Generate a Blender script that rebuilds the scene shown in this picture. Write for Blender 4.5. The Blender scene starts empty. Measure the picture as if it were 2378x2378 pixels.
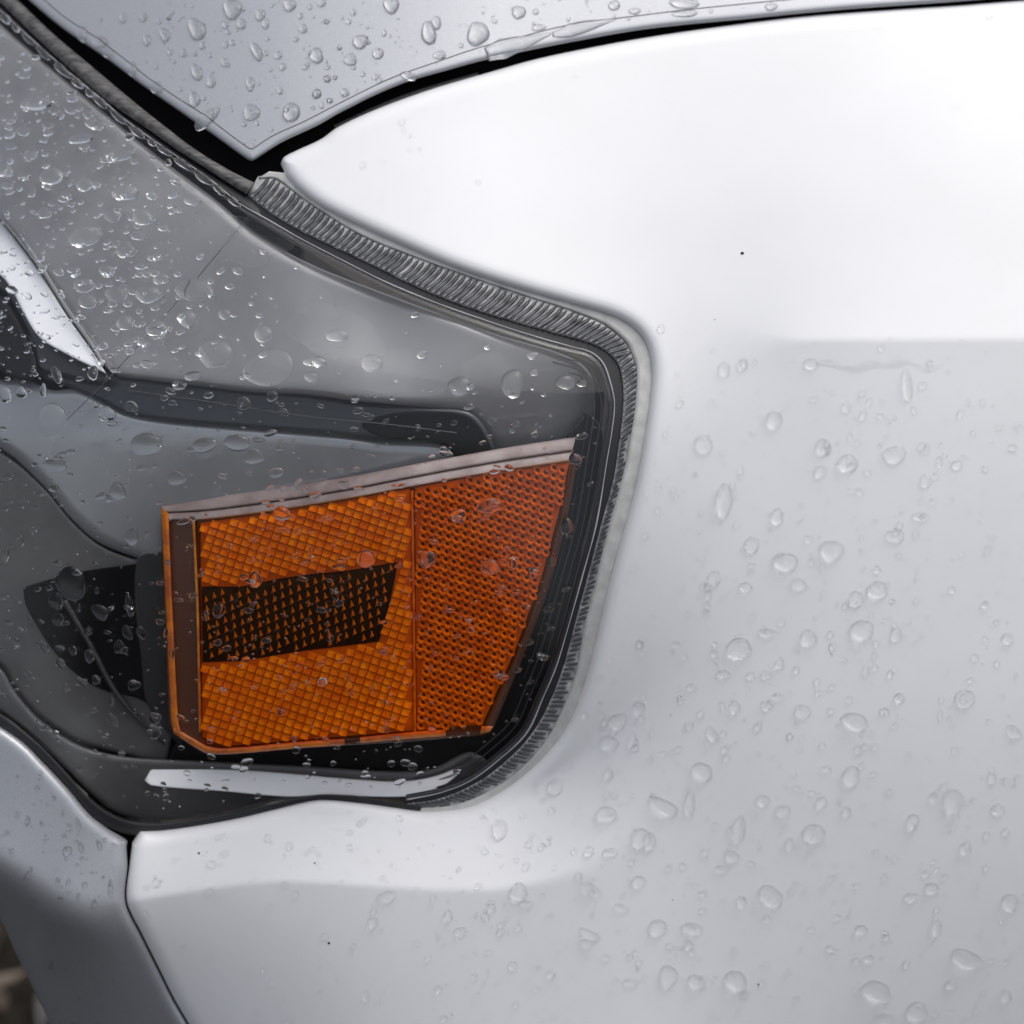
import bpy, bmesh, math, random
import numpy as np
from mathutils import Vector, Matrix
from mathutils.geometry import delaunay_2d_cdt

random.seed(7); np.random.seed(7)
SC = bpy.context.scene
COL = SC.collection

# ------------------------------------------------------------------ camera
PITCH = math.radians(30)          # the camera looks down at the front corner
DIST = 0.50                       # metres from the bodywork
K = 0.300 / 2378                  # metres of bodywork per tracing unit
C0 = 1189.0
P0 = np.array([0.0, 0.0, 0.74])   # centre of the view on the car, above the ground
AX = np.array([1.0, 0.0, 0.0])
AU = np.array([0.0, math.sin(PITCH), math.cos(PITCH)])
AW = np.array([0.0, -math.cos(PITCH), math.sin(PITCH)])

cam_d = bpy.data.cameras.new("camera")
cam = bpy.data.objects.new("camera", cam_d); COL.objects.link(cam)
cam.location = Vector(P0 + AW * DIST)
cam.rotation_euler = (math.pi / 2 - PITCH, 0, 0)
cam_d.sensor_fit = 'HORIZONTAL'
cam_d.angle = 2 * math.atan(0.150 / DIST)
cam_d.clip_start = 0.01; cam_d.clip_end = 500
cam_d.dof.use_dof = True
cam_d.dof.focus_distance = DIST - 0.004
cam_d.dof.aperture_fstop = 9.0
SC.camera = cam

# ------------------------------------------------------------------ sky and sun (rainy overcast)
SUN_EL, SUN_AZ = math.radians(62), math.radians(68)     # azimuth from +Y towards +X
world = bpy.data.worlds.new("World"); SC.world = world
world.use_nodes = True
nt = world.node_tree; nt.nodes.clear()
out = nt.nodes.new('ShaderNodeOutputWorld')
bg = nt.nodes.new('ShaderNodeBackground'); bg.inputs['Strength'].default_value = 0.115
sky = nt.nodes.new('ShaderNodeTexSky'); sky.sky_type = 'NISHITA'; sky.sun_disc = False
sky.sun_elevation = SUN_EL; sky.sun_rotation = SUN_AZ
sky.air_density = 1.0; sky.dust_density = 4.0; sky.ozone_density = 1.0
hsv = nt.nodes.new('ShaderNodeHueSaturation'); hsv.inputs['Saturation'].default_value = 0.36
# an overcast sky is darkest at the horizon and brightest overhead
tc = nt.nodes.new('ShaderNodeTexCoord')
sep = nt.nodes.new('ShaderNodeSeparateXYZ')
mr = nt.nodes.new('ShaderNodeMapRange')
mr.inputs['From Min'].default_value = 0.0; mr.inputs['From Max'].default_value = 1.0
mr.inputs['To Min'].default_value = 0.85; mr.inputs['To Max'].default_value = 1.30
mul = nt.nodes.new('ShaderNodeMixRGB'); mul.blend_type = 'MULTIPLY'; mul.inputs['Fac'].default_value = 1
nt.links.new(sky.outputs[0], hsv.inputs['Color'])
nt.links.new(tc.outputs['Generated'], sep.inputs[0])
nt.links.new(sep.outputs['Z'], mr.inputs['Value'])
nt.links.new(hsv.outputs[0], mul.inputs[1]); nt.links.new(mr.outputs[0], mul.inputs[2])
nt.links.new(mul.outputs[0], bg.inputs['Color']); nt.links.new(bg.outputs[0], out.inputs[0])

sun_d = bpy.data.lights.new("sun", 'SUN'); sun_d.energy = 0.85; sun_d.angle = math.radians(85)
sun_d.color = (1.0, 0.985, 0.96)
sun = bpy.data.objects.new("sun", sun_d); COL.objects.link(sun)
sdir = Vector((math.sin(SUN_AZ) * math.cos(SUN_EL), math.cos(SUN_AZ) * math.cos(SUN_EL), math.sin(SUN_EL)))
sun.location = sdir * 5
sun.rotation_euler = sdir.to_track_quat('Z', 'Y').to_euler()

SC.view_settings.view_transform = 'Standard'; SC.view_settings.look = 'None'
SC.view_settings.exposure = 0.45; SC.view_settings.gamma = 1.0
SC.render.engine = 'CYCLES'
SC.cycles.use_denoising = True
SC.cycles.max_bounces = 20; SC.cycles.diffuse_bounces = 10; SC.cycles.transparent_max_bounces = 24
SC.cycles.transmission_bounces = 12; SC.cycles.glossy_bounces = 6
SC.cycles.caustics_reflective = True; SC.cycles.caustics_refractive = True
SC.cycles.blur_glossy = 0.3

# ------------------------------------------------------------------ materials
def principled(name, col, rough=0.5, metal=0.0, coat=0.0, coat_rough=0.03, ior=1.5, spec=0.5):
    m = bpy.data.materials.new(name); m.use_nodes = True
    b = m.node_tree.nodes['Principled BSDF']
    b.inputs['Base Color'].default_value = (*col, 1)
    b.inputs['Roughness'].default_value = rough
    b.inputs['Metallic'].default_value = metal
    b.inputs['Coat Weight'].default_value = coat
    b.inputs['Coat Roughness'].default_value = coat_rough
    b.inputs['IOR'].default_value = ior
    b.inputs['Specular IOR Level'].default_value = spec
    return m

def noise_color(m, c1, c2, scale, detail=4, lo=0.35, hi=0.65, rough_var=None, bump=None, stretch=None, world_space=False):
    t = m.node_tree; b = t.nodes['Principled BSDF']
    co = t.nodes.new('ShaderNodeTexCoord')
    src = co.outputs['Object']
    if world_space: src = t.nodes.new('ShaderNodeNewGeometry').outputs['Position']
    if stretch:
        mp = t.nodes.new('ShaderNodeMapping'); mp.inputs['Scale'].default_value = stretch
        t.links.new(src, mp.inputs[0]); src = mp.outputs[0]
    n = t.nodes.new('ShaderNodeTexNoise'); n.inputs['Scale'].default_value = scale; n.inputs['Detail'].default_value = detail
    t.links.new(src, n.inputs['Vector'])
    r = t.nodes.new('ShaderNodeValToRGB')
    r.color_ramp.elements[0].position = lo; r.color_ramp.elements[1].position = hi
    r.color_ramp.elements[0].color = (*c1, 1); r.color_ramp.elements[1].color = (*c2, 1)
    t.links.new(n.outputs['Fac'], r.inputs['Fac']); t.links.new(r.outputs['Color'], b.inputs['Base Color'])
    if rough_var:
        q = t.nodes.new('ShaderNodeMapRange'); q.inputs['To Min'].default_value = rough_var[0]; q.inputs['To Max'].default_value = rough_var[1]
        t.links.new(n.outputs['Fac'], q.inputs['Value']); t.links.new(q.outputs[0], b.inputs['Roughness'])
    if bump:
        n2 = t.nodes.new('ShaderNodeTexNoise'); n2.inputs['Scale'].default_value = bump[0]; n2.inputs['Detail'].default_value = 3
        t.links.new(src, n2.inputs['Vector'])
        bp = t.nodes.new('ShaderNodeBump'); bp.inputs['Strength'].default_value = bump[1]; bp.inputs['Distance'].default_value = bump[2]
        t.links.new(n2.outputs['Fac'], bp.inputs['Height']); t.links.new(bp.outputs[0], b.inputs['Normal'])
    return m

M = {}
M['white'] = noise_color(principled('white_paint', (0.8,)*3, 0.45, coat=0.6, coat_rough=0.06),
                         (0.765, 0.765, 0.767), (0.812, 0.812, 0.818), 22, 8, 0.3, 0.7, bump=(420, 0.010, 0.002))
M['silver'] = principled('silver_paint', (0.50, 0.51, 0.53), 0.45, metal=0.5, coat=0.5, coat_rough=0.06)
t = M['silver'].node_tree
vn = t.nodes.new('ShaderNodeTexNoise'); vn.inputs['Scale'].default_value = 5200; vn.inputs['Detail'].default_value = 1
vc = t.nodes.new('ShaderNodeTexCoord'); t.links.new(vc.outputs['Object'], vn.inputs['Vector'])
vr = t.nodes.new('ShaderNodeValToRGB')
vr.color_ramp.elements[0].color = (0.36, 0.37, 0.395, 1); vr.color_ramp.elements[1].color = (0.46, 0.47, 0.495, 1)
vr.color_ramp.elements[0].position = 0.35; vr.color_ramp.elements[1].position = 0.65
t.links.new(vn.outputs['Fac'], vr.inputs['Fac']); t.links.new(vr.outputs[0], t.nodes['Principled BSDF'].inputs['Base Color'])

M['black'] = principled('black_plastic', (0.006, 0.006, 0.007), 0.4, spec=0.25)
M['matte_black'] = principled('matte_black', (0.006, 0.006, 0.007), 0.9, spec=0.1)
M['rubber'] = noise_color(principled('rubber', (0.1,)*3, 0.8), (0.04, 0.039, 0.038), (0.17, 0.165, 0.157), 700, 6,
                          0.3, 0.7, bump=(900, 0.6, 0.0006), stretch=(0.35, 1, 1))
M['rubber_dark'] = principled('rubber_dark', (0.018, 0.018, 0.02), 0.45)
M['bezel'] = noise_color(principled('bezel_grey', (0.2,)*3, 0.24, metal=0.35), (0.29, 0.287, 0.29), (0.37, 0.365, 0.365), 22, 4)
M['bezel_mid'] = noise_color(principled('bezel_mid_grey', (0.15,)*3, 0.2, metal=0.45), (0.36, 0.365, 0.378), (0.44, 0.445, 0.46), 30, 4)
M['bezel_dark'] = principled('bezel_dark_grey', (0.035, 0.035, 0.037), 0.3)
M['groove'] = principled('groove_dark_grey', (0.036, 0.039, 0.044), 0.15)
M['trim'] = noise_color(principled('trim_brown_grey', (0.07,)*3, 0.22), (0.085, 0.083, 0.083), (0.125, 0.12, 0.117), 40, 4)
M['chrome'] = principled('satin_white', (0.92, 0.92, 0.94), 0.25)
M['sky_reflection'] = principled('painted_sky_reflection', (0.94, 0.94, 0.95), 0.18, coat=0.6)  # white base colour stands in for sky reflected along the lower lamp edge
M['rim_grey'] = principled('rim_grey', (0.30, 0.30, 0.30), 0.3)
M['flange'] = noise_color(principled('pale_flange', (0.55,)*3, 0.4), (0.46, 0.455, 0.43), (0.60, 0.595, 0.57), 260, 4, 0.3, 0.7, bump=(700, 0.3, 0.0004))
M['track'] = noise_color(principled('rib_track', (0.35,)*3, 0.35), (0.16, 0.16, 0.16), (0.58, 0.58, 0.57), 300, 4, 0.3, 0.7)
M['rib'] = noise_color(principled('rib_plastic', (0.05,)*3, 0.22), (0.022, 0.024, 0.027), (0.15, 0.153, 0.16), 260, 6, 0.3, 0.7)
M['edge'] = principled('lens_edge', (0.42, 0.42, 0.43), 0.2)
M['mould'] = principled('mould_line', (0.045, 0.045, 0.05), 0.25)
M['bezel_seam'] = principled('bezel_seam', (0.10, 0.10, 0.105), 0.3)
M['film'] = principled('film_edge', (0.13, 0.12, 0.12), 0.5)

M['amber_plate'] = principled('amber_smoked', (0.115, 0.042, 0.024), 0.15, coat=0.5)
M['amber_bevel'] = noise_color(principled('amber_bevel', (0.3, 0.2, 0.18), 0.2, coat=0.5), (0.24, 0.165, 0.15), (0.42, 0.33, 0.305), 90, 4)
M['amber_edge'] = noise_color(principled('amber_edge', (0.7, 0.2, 0.03), 0.2, coat=0.6), (0.55, 0.12, 0.03), (1.0, 0.27, 0.02), 160, 3)
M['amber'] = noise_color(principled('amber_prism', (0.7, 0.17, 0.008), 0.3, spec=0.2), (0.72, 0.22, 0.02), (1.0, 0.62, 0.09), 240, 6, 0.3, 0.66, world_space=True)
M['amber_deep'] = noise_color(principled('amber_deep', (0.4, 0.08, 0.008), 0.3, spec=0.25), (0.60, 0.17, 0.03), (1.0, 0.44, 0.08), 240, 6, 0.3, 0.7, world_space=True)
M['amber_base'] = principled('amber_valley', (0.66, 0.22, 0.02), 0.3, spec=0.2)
M['black_prism'] = principled('black_valley', (0.020, 0.012, 0.007), 0.5, spec=0.2)
M['amber_arrow'] = principled('amber_arrow', (0.52, 0.24, 0.07), 0.3, spec=0.2)
M['amber_rim'] = principled('amber_rim', (0.13, 0.055, 0.04), 0.2, coat=0.4)
M['amber_shaded_facet'] = principled('amber_shaded_facet', (0.80, 0.29, 0.03), 0.3, spec=0.2)  # darker copy of the prism amber, facet shade put into its colour
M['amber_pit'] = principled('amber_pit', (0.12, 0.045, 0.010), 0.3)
M['speck'] = principled('dirt_speck', (0.02, 0.018, 0.016), 0.7)

def lens_material(name, tint):
    m = bpy.data.materials.new(name); m.use_nodes = True
    t = m.node_tree; t.nodes.clear()
    o = t.nodes.new('ShaderNodeOutputMaterial')
    tr = t.nodes.new('ShaderNodeBsdfTransparent'); tr.inputs[0].default_value = (*tint, 1)
    gl = t.nodes.new('ShaderNodeBsdfGlossy'); gl.inputs['Roughness'].default_value = 0.02
    lw = t.nodes.new('ShaderNodeLayerWeight'); lw.inputs['Blend'].default_value = 0.5
    pw = t.nodes.new('ShaderNodeMath'); pw.operation = 'POWER'; pw.inputs[1].default_value = 5
    ma = t.nodes.new('ShaderNodeMath'); ma.operation = 'MULTIPLY_ADD'; ma.inputs[1].default_value = 0.975; ma.inputs[2].default_value = 0.025
    mx = t.nodes.new('ShaderNodeMixShader')
    t.links.new(lw.outputs['Facing'], pw.inputs[0]); t.links.new(pw.outputs[0], ma.inputs[0])
    t.links.new(ma.outputs[0], mx.inputs[0]); t.links.new(tr.outputs[0], mx.inputs[1]); t.links.new(gl.outputs[0], mx.inputs[2])
    t.links.new(mx.outputs[0], o.inputs[0])
    return m
M['lens'] = lens_material('clear_polycarbonate', (0.985, 0.988, 0.99))

def water_material(name, ior, clear):
    m = bpy.data.materials.new(name); m.use_nodes = True
    t = m.node_tree; t.nodes.clear()
    o = t.nodes.new('ShaderNodeOutputMaterial')
    g = t.nodes.new('ShaderNodeBsdfGlass'); g.inputs['IOR'].default_value = ior; g.inputs['Roughness'].default_value = 0.0
    tr = t.nodes.new('ShaderNodeBsdfTransparent')
    mx = t.nodes.new('ShaderNodeMixShader'); mx.inputs[0].default_value = clear
    t.links.new(g.outputs[0], mx.inputs[1]); t.links.new(tr.outputs[0], mx.inputs[2])
    t.links.new(mx.outputs[0], o.inputs[0])
    return m
M['amber_cover'] = lens_material('clear_amber', (1.0, 0.63, 0.13))
M['water'] = water_material('water', 1.33, 0.0)
M['water_paint'] = water_material('water_on_paint', 1.19, 0.32)    # its edge against clear-coat bends light less

# ------------------------------------------------------------------ the shape of the bodywork
STEP = 4.0
LO, HI = -700.0, 3100.0
gx = np.arange(LO, HI + STEP, STEP); gy = np.arange(LO, HI + STEP, STEP)

def sstep(x):
    x = np.clip(x, 0, 1); return x * x * (3 - 2 * x)
def trans(py, y, w):                       # 0 above y, 1 below, soft over w
    return sstep((py - y) / np.maximum(w, 1e-3) + 0.5)
_T = {}
def ip(x, xs, ys):
    """table lookup with its corners eased over about 60 units"""
    key = (tuple(xs), tuple(ys))
    if key not in _T:
        u = np.arange(-1200, 3601, 5.0); v = np.interp(u, xs, ys); k = np.hanning(33); k /= k.sum()
        _T[key] = (u, np.convolve(np.pad(v, 16, mode='edge'), k, mode='valid'))
    return np.interp(x, *_T[key])

LIP_X = [-700, 240, 350, 500, 650, 800, 1000, 1150, 1250, 1350, 1450, 1520, 1600, 1750, 3100]
LIP_Y = [2140, 2105, 2085, 2060, 2045, 2053, 2066, 2068, 2050, 2020, 1965, 1890, 1800, 1700, 1700]
LIP_W = [18, 18, 16, 14, 12, 14, 18, 22, 30, 55, 140, 300, 420, 500, 500]
SH_X = [-700, 1200, 1350, 1500, 1600, 1700, 1850, 3100]
SH_Y = [930, 930, 930, 860, 830, 806, 790, 784]
SH_W = [260, 260, 320, 420, 330, 150, 20, 14]
def elevation(px, py):
    e = ip(px, [-700, 0, 600, 1500, 3100], [58, 57, 54, 53, 52]) + 0 * py
    top_extra = np.clip((500 - py) / 900, 0, 1) * 8
    e = e + top_extra
    mid = ip(px, [-700, 1250, 1420, 1550, 1700, 1850, 3100], [16, 16, 38, 56, 51, 39, 38])
    mid = mid - np.where(px > 1400, np.clip((py - 900) / 1500, 0, 1.2) * 24 * ip(px, [1400, 1700], [0, 1]), 0)
    a = trans(py, ip(px, SH_X, SH_Y), ip(px, SH_X, SH_W))
    e = e * (1 - a) + mid * a
    # the flange under the lamp
    lipy = ip(px, LIP_X, LIP_Y)
    lip_e = ip(px, [-700, 300, 1250, 1450, 1620, 1800], [66, 66, 64, 54, 44, 30])
    b = trans(py, lipy - ip(px, [0, 1000, 1300, 1500, 1700], [160, 180, 230, 330, 400]), 60) * ip(px, [1500, 1750], [1, 0])
    e = e * (1 - b) + lip_e * b
    low = ip(px, [-700, 240, 1500, 1750], [47, 47, 42, 30]) - np.clip((py - 2050) / 900, 0, 1) * 14
    c = trans(py, lipy, ip(px, LIP_X, LIP_W)) * ip(px, [1450, 1750], [1, 0])
    e = e * (1 - c) + low * c
    # the bumper skin ahead of the fender: one soft fold
    bl = ip(px, [230, 330], [1, 0]) * trans(py, 1660, 60)
    be = 20 - 54 * trans(py, ip(px, [-700, 0, 120, 300], [1800, 2000, 2100, 2150]), 130)
    e = e * (1 - bl) + be * bl
    return e
PX, PY = np.meshgrid(gx, gy)
E = elevation(PX, PY)
slope = K * np.tan(np.clip(np.radians(E) - PITCH, -1.1, 1.1)) * STEP
front = np.clip((1150 - gx) / 1150, 0, 2)
side = np.clip((gx - 1500) / 1600, 0, 1)
anchor = -0.045 * front ** 2 - 0.010 * side ** 2
# the sheet that follows those slopes most evenly (least squares, solved with cosine transforms)
ALPHA = 0.35
gyE = 0.5 * (slope[1:] + slope[:-1]); gxE = np.repeat(np.diff(anchor)[None, :], len(gy), axis=0)
rhs = np.zeros_like(E)
rhs[1:] += gyE; rhs[:-1] -= gyE
rhs[:, 1:] += ALPHA * gxE; rhs[:, :-1] -= ALPHA * gxE
def dct(a):
    n = a.shape[0]; e = np.vstack([a, a[::-1]]); f = np.fft.fft(e, axis=0)[:n]
    return (f * np.exp(-1j * np.pi * np.arange(n) / (2 * n))[:, None]).real / 2
def idct(a):
    n = a.shape[0]; k = np.arange(n)
    c = a * 1.0; f = np.zeros((2 * n, a.shape[1]), complex)
    f[:n] = 2 * c * np.exp(1j * np.pi * k / (2 * n))[:, None]
    f[n + 1:] = np.conj(f[1:n][::-1])
    return np.fft.ifft(f, axis=0).real[:n]
R = dct(dct(rhs).T).T
ly = 2 - 2 * np.cos(np.pi * np.arange(len(gy)) / len(gy)); lx = 2 - 2 * np.cos(np.pi * np.arange(len(gx)) / len(gx))
den = ly[:, None] + ALPHA * lx[None, :]; den[0, 0] = 1
R = R / den; R[0, 0] = 0
SKIN = idct(idct(R).T).T
SKIN -= SKIN[int((1400 - LO) / STEP), int((1000 - LO) / STEP)]

def skin(px, py):
    """cubic B-spline lookup: smooth enough for glossy paint"""
    fx = np.clip((np.asarray(px, float) - LO) / STEP, 1, len(gx) - 3.001)
    fy = np.clip((np.asarray(py, float) - LO) / STEP, 1, len(gy) - 3.001)
    ix = fx.astype(int); iy = fy.astype(int); u = fx - ix; v = fy - iy
    def wts(t): return ((1-t)**3/6, (3*t**3-6*t*t+4)/6, (-3*t**3+3*t*t+3*t+1)/6, t**3/6)
    wx, wy = wts(u), wts(v); r = 0.0
    for j in range(4):
        for i in range(4):
            r = r + wx[i] * wy[j] * SKIN[iy + j - 1, ix + i - 1]
    return r

def P(px, py, w):
    px = np.asarray(px, float); py = np.asarray(py, float); w = np.asarray(w, float)
    f = (DIST - w) / DIST
    s = (px - C0) * K * f; t = -(py - C0) * K * f
    return P0 + s[..., None] * AX + t[..., None] * AU + w[..., None] * AW

def skin_normal(px, py, d=6.0):
    a = P(px + d, py, skin(px + d, py)) - P(px - d, py, skin(px - d, py))
    b = P(px, py - d, skin(px, py - d)) - P(px, py + d, skin(px, py + d))
    n = np.cross(a, b); return n / np.linalg.norm(n)

# ------------------------------------------------------------------ curve and mesh helpers
def spline(pts, step=6.0, closed=False, corners=()):
    """Catmull-Rom through traced points; indices in corners stay sharp."""
    p = np.array(pts, float); n = len(p); outp = []
    rng = range(n if closed else n - 1)
    for i in rng:
        p1, p2 = p[i], p[(i + 1) % n]
        p0 = p[i - 1] if (i > 0 or closed) else p1
        p3 = p[(i + 2) % n] if (i + 2 < n or closed) else p2
        if i in corners: p0 = p1
        if (i + 1) % n in corners: p3 = p2
        L = np.linalg.norm(p2 - p1); k = max(1, int(round(L / step)))
        # centripetal-like tension
        l0 = max(np.linalg.norm(p1 - p0), 1e-6); l2 = max(np.linalg.norm(p3 - p2), 1e-6)
        m1 = (p2 - p0) * L / (L + l0) if l0 > 1e-5 else (p2 - p1)
        m2 = (p3 - p1) * L / (L + l2) if l2 > 1e-5 else (p2 - p1)
        for j in range(k):
            t = j / k; t2, t3 = t * t, t ** 3
            outp.append((2*t3-3*t2+1)*p1 + (t3-2*t2+t)*m1 + (-2*t3+3*t2)*p2 + (t3-t2)*m2)
    if not closed: outp.append(p[-1])
    return np.array(outp)

def resample(poly, n):
    d = np.r_[0, np.cumsum(np.linalg.norm(np.diff(poly, axis=0), axis=1))]
    t = np.linspace(0, d[-1], n)
    return np.c_[np.interp(t, d, poly[:, 0]), np.interp(t, d, poly[:, 1])]

def inside(poly, q):
    x, y = q[:, 0], q[:, 1]; r = np.zeros(len(q), bool)
    a = poly; b = np.roll(poly, -1, axis=0)
    for (x1, y1), (x2, y2) in zip(a, b):
        if y1 == y2: continue
        c = ((y1 > y) != (y2 > y))
        r ^= c & (x < (x2 - x1) * (y - y1) / (y2 - y1) + x1)
    return r

def dist_poly(poly, q):
    d = np.full(len(q), 1e9)
    a = poly; b = np.roll(poly, -1, axis=0)
    for p1, p2 in zip(a, b):
        v = p2 - p1; L = v @ v
        if L < 1e-9: continue
        t = np.clip(((q - p1) @ v) / L, 0, 1)
        d = np.minimum(d, np.hypot(*(q - p1 - t[:, None] * v).T))
    return d

def link(name, me, mat, parent=None, smooth=True):
    o = bpy.data.objects.new(name, me); COL.objects.link(o)
    if mat is not None and len(me.materials) == 0:
        me.materials.append(mat)
    if smooth:
        me.polygons.foreach_set('use_smooth', [True] * len(me.polygons))
    if parent is not None:
        o.parent = parent; o.matrix_parent_inverse = parent.matrix_world.inverted()
    return o

def mesh_from(name, verts, faces, origin=None):
    v = np.asarray(verts, float)
    if origin is not None: v = v - origin
    me = bpy.data.meshes.new(name); me.from_pydata([tuple(x) for x in v], [], faces); me.update()
    return me

def panel(name, outline, mat, parent, spacing=14.0, roll=20.0, drop=1.0, depth=0.006, wfun=None, extra=None,
          rings=None, tuck=0.0, thick=None):
    """A sheet cut to an outline out of a surface, its edge rolled over and turned back by depth."""
    poly = np.asarray(outline, float)
    A = np.sum(poly[:, 0] * np.roll(poly[:, 1], -1) - np.roll(poly[:, 0], -1) * poly[:, 1])
    if A < 0: poly = poly[::-1]
    wfun = wfun or skin
    tang = np.roll(poly, -1, axis=0) - np.roll(poly, 1, axis=0)
    nrm = np.c_[-tang[:, 1], tang[:, 0]]; nrm /= np.maximum(np.linalg.norm(nrm, axis=1), 1e-9)[:, None]
    rings = rings if rings is not None else ([0.06 * roll, 0.18 * roll, 0.38 * roll, 0.65 * roll, roll, roll * 1.35] if roll > 0 else [])
    pts = []
    dmin = max(rings) if rings else 0
    for r in rings:
        q = poly + nrm * r
        ok = inside(poly, q); q = q[ok]
        if len(q): q = q[dist_poly(poly, q) > 0.93 * r]
        if len(q): pts.append(q)
    x0, y0 = poly.min(0); x1, y1 = poly.max(0)
    X, Y = np.meshgrid(np.arange(x0, x1, spacing), np.arange(y0, y1, spacing))
    X = X + (np.arange(X.shape[0]) % 2)[:, None] * spacing * 0.5
    g = np.c_[X.ravel(), Y.ravel()]
    g = g[inside(poly, g)]
    if len(g): g = g[dist_poly(poly, g) > dmin + spacing * 0.45]
    if len(g): pts.append(g)
    if extra is not None:
        q = extra[inside(poly, extra)]
        if len(q):
            q = q[dist_poly(poly, q) > dmin + 3]; pts.append(q)
    nb = len(poly)
    allp = np.vstack([poly] + pts)
    vs, es, fs, ov, oe, of = delaunay_2d_cdt([Vector(p) for p in allp], [(i, (i + 1) % nb) for i in range(nb)], [], 1, 1e-4)
    V = np.array([(v.x, v.y) for v in vs])
    w = wfun(V[:, 0], V[:, 1])
    if roll > 0:
        d = dist_poly(poly, V); d = np.clip(d, 0, roll)
        w = w - drop * K * (roll - np.sqrt(np.maximum(roll ** 2 - (roll - d) ** 2, 0)))
    W = P(V[:, 0], V[:, 1], w)
    faces = []
    for f in fs:
        f = list(f)
        a, b, c = V[f[0]], V[f[1]], V[f[2]]
        if (b[0]-a[0])*(c[1]-a[1]) - (b[1]-a[1])*(c[0]-a[0]) > 0: f = f[::-1]   # face the viewer side
        faces.append(f)
    verts = list(W)
    # boundary loop after triangulation
    bidx = [None] * nb
    for vi, origs in enumerate(ov):
        for o_ in origs:
            if o_ < nb: bidx[o_] = vi
    n0 = len(verts)
    low = poly + nrm * tuck
    wl = np.array([w[i] for i in bidx]) - depth
    verts += list(P(low[:, 0], low[:, 1], wl))
    for i in range(nb):
        j = (i + 1) % nb
        a, b = bidx[i], bidx[j]
        if a == b: continue
        faces.append([a, b, n0 + j, n0 + i])
    if thick is not None:                       # a second, inner face
        n1 = len(verts)
        verts += list(P(V[:, 0], V[:, 1], w - thick))
        for f in fs:
            f = [n1 + k for k in f]
            faces.append(f)
    org = W.mean(0)
    me = mesh_from(name, verts, faces, org)
    o = link(name, me, mat)
    o.location = org
    set_parent(o, parent)
    bm = bmesh.new(); bm.from_mesh(me); bmesh.ops.recalc_face_normals(bm, faces=bm.faces); 
    # face the first big triangle to the viewer
    bm.faces.ensure_lookup_table()
    f0 = bm.faces[len(fs) // 2]
    if f0.normal.dot(Vector(AW)) < 0: bmesh.ops.reverse_faces(bm, faces=bm.faces)
    bm.to_mesh(me); bm.free()
    me.polygons.foreach_set('use_smooth', [True] * len(me.polygons))
    return o

def set_parent(o, parent):
    if parent is None: return
    loc = o.location.copy(); rot = o.matrix_basis.copy()
    o.parent = parent
    base = Vector((0, 0, 0)); p = parent
    while p is not None:
        base += p.location; p = p.parent
    o.location = loc - base

def tube(name, pts, radius, mat, parent, seg=8, cap=True):
    """pts: world points; radius a number or list."""
    pts = np.asarray(pts, float); n = len(pts)
    rad = np.full(n, radius) if np.isscalar(radius) else np.asarray(radius)
    tang = np.gradient(pts, axis=0); tang /= np.linalg.norm(tang, axis=1)[:, None]
    verts, faces = [], []
    for i in range(n):
        a = np.cross(tang[i], AW); a /= max(np.linalg.norm(a), 1e-9); b = np.cross(a, tang[i])
        for k in range(seg):
            th = 2 * math.pi * k / seg
            verts.append(pts[i] + rad[i] * (math.cos(th) * a + math.sin(th) * b))
    for i in range(n - 1):
        for k in range(seg):
            k2 = (k + 1) % seg
            faces.append([i*seg+k, i*seg+k2, (i+1)*seg+k2, (i+1)*seg+k])
    if cap:
        faces.append(list(range(seg))[::-1]); faces.append([(n-1)*seg+k for k in range(seg)])
    org = pts.mean(0)
    o = link(name, mesh_from(name, verts, faces, org), mat); o.location = org
    set_parent(o, parent)
    return o

def strip(name, ca, cb, wa, wb, mat, parent, n=220, cross=6, bulge=0.0, depth=0.004):
    """A band between two traced curves; wa, wb offsets below the bodywork at each side."""
    A = resample(ca, n); B = resample(cb, n)
    verts, faces = [], []
    for j in range(cross + 1):
        t = j / cross; q = A * (1 - t) + B * t
        off = wa * (1 - t) + wb * t + bulge * math.sin(math.pi * t)
        verts.append(P(q[:, 0], q[:, 1], skin(q[:, 0], q[:, 1]) + off))
    q = B; verts.append(P(q[:, 0], q[:, 1], skin(q[:, 0], q[:, 1]) + wb - depth))
    q = A; verts.append(P(q[:, 0], q[:, 1], skin(q[:, 0], q[:, 1]) + wa - depth))
    V = np.vstack(verts); m = cross + 3
    for j in range(m):
        j2 = (j + 1) % m
        for i in range(n - 1):
            faces.append([j*n+i, j*n+i+1, j2*n+i+1, j2*n+i])
    org = V.mean(0)
    me = mesh_from(name, V, faces, org); o = link(name, me, mat); o.location = org
    set_parent(o, parent)
    bm = bmesh.new(); bm.from_mesh(me); bmesh.ops.recalc_face_normals(bm, faces=bm.faces); bm.to_mesh(me); bm.free()
    me.polygons.foreach_set('use_smooth', [True] * len(me.polygons))
    return o

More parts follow.
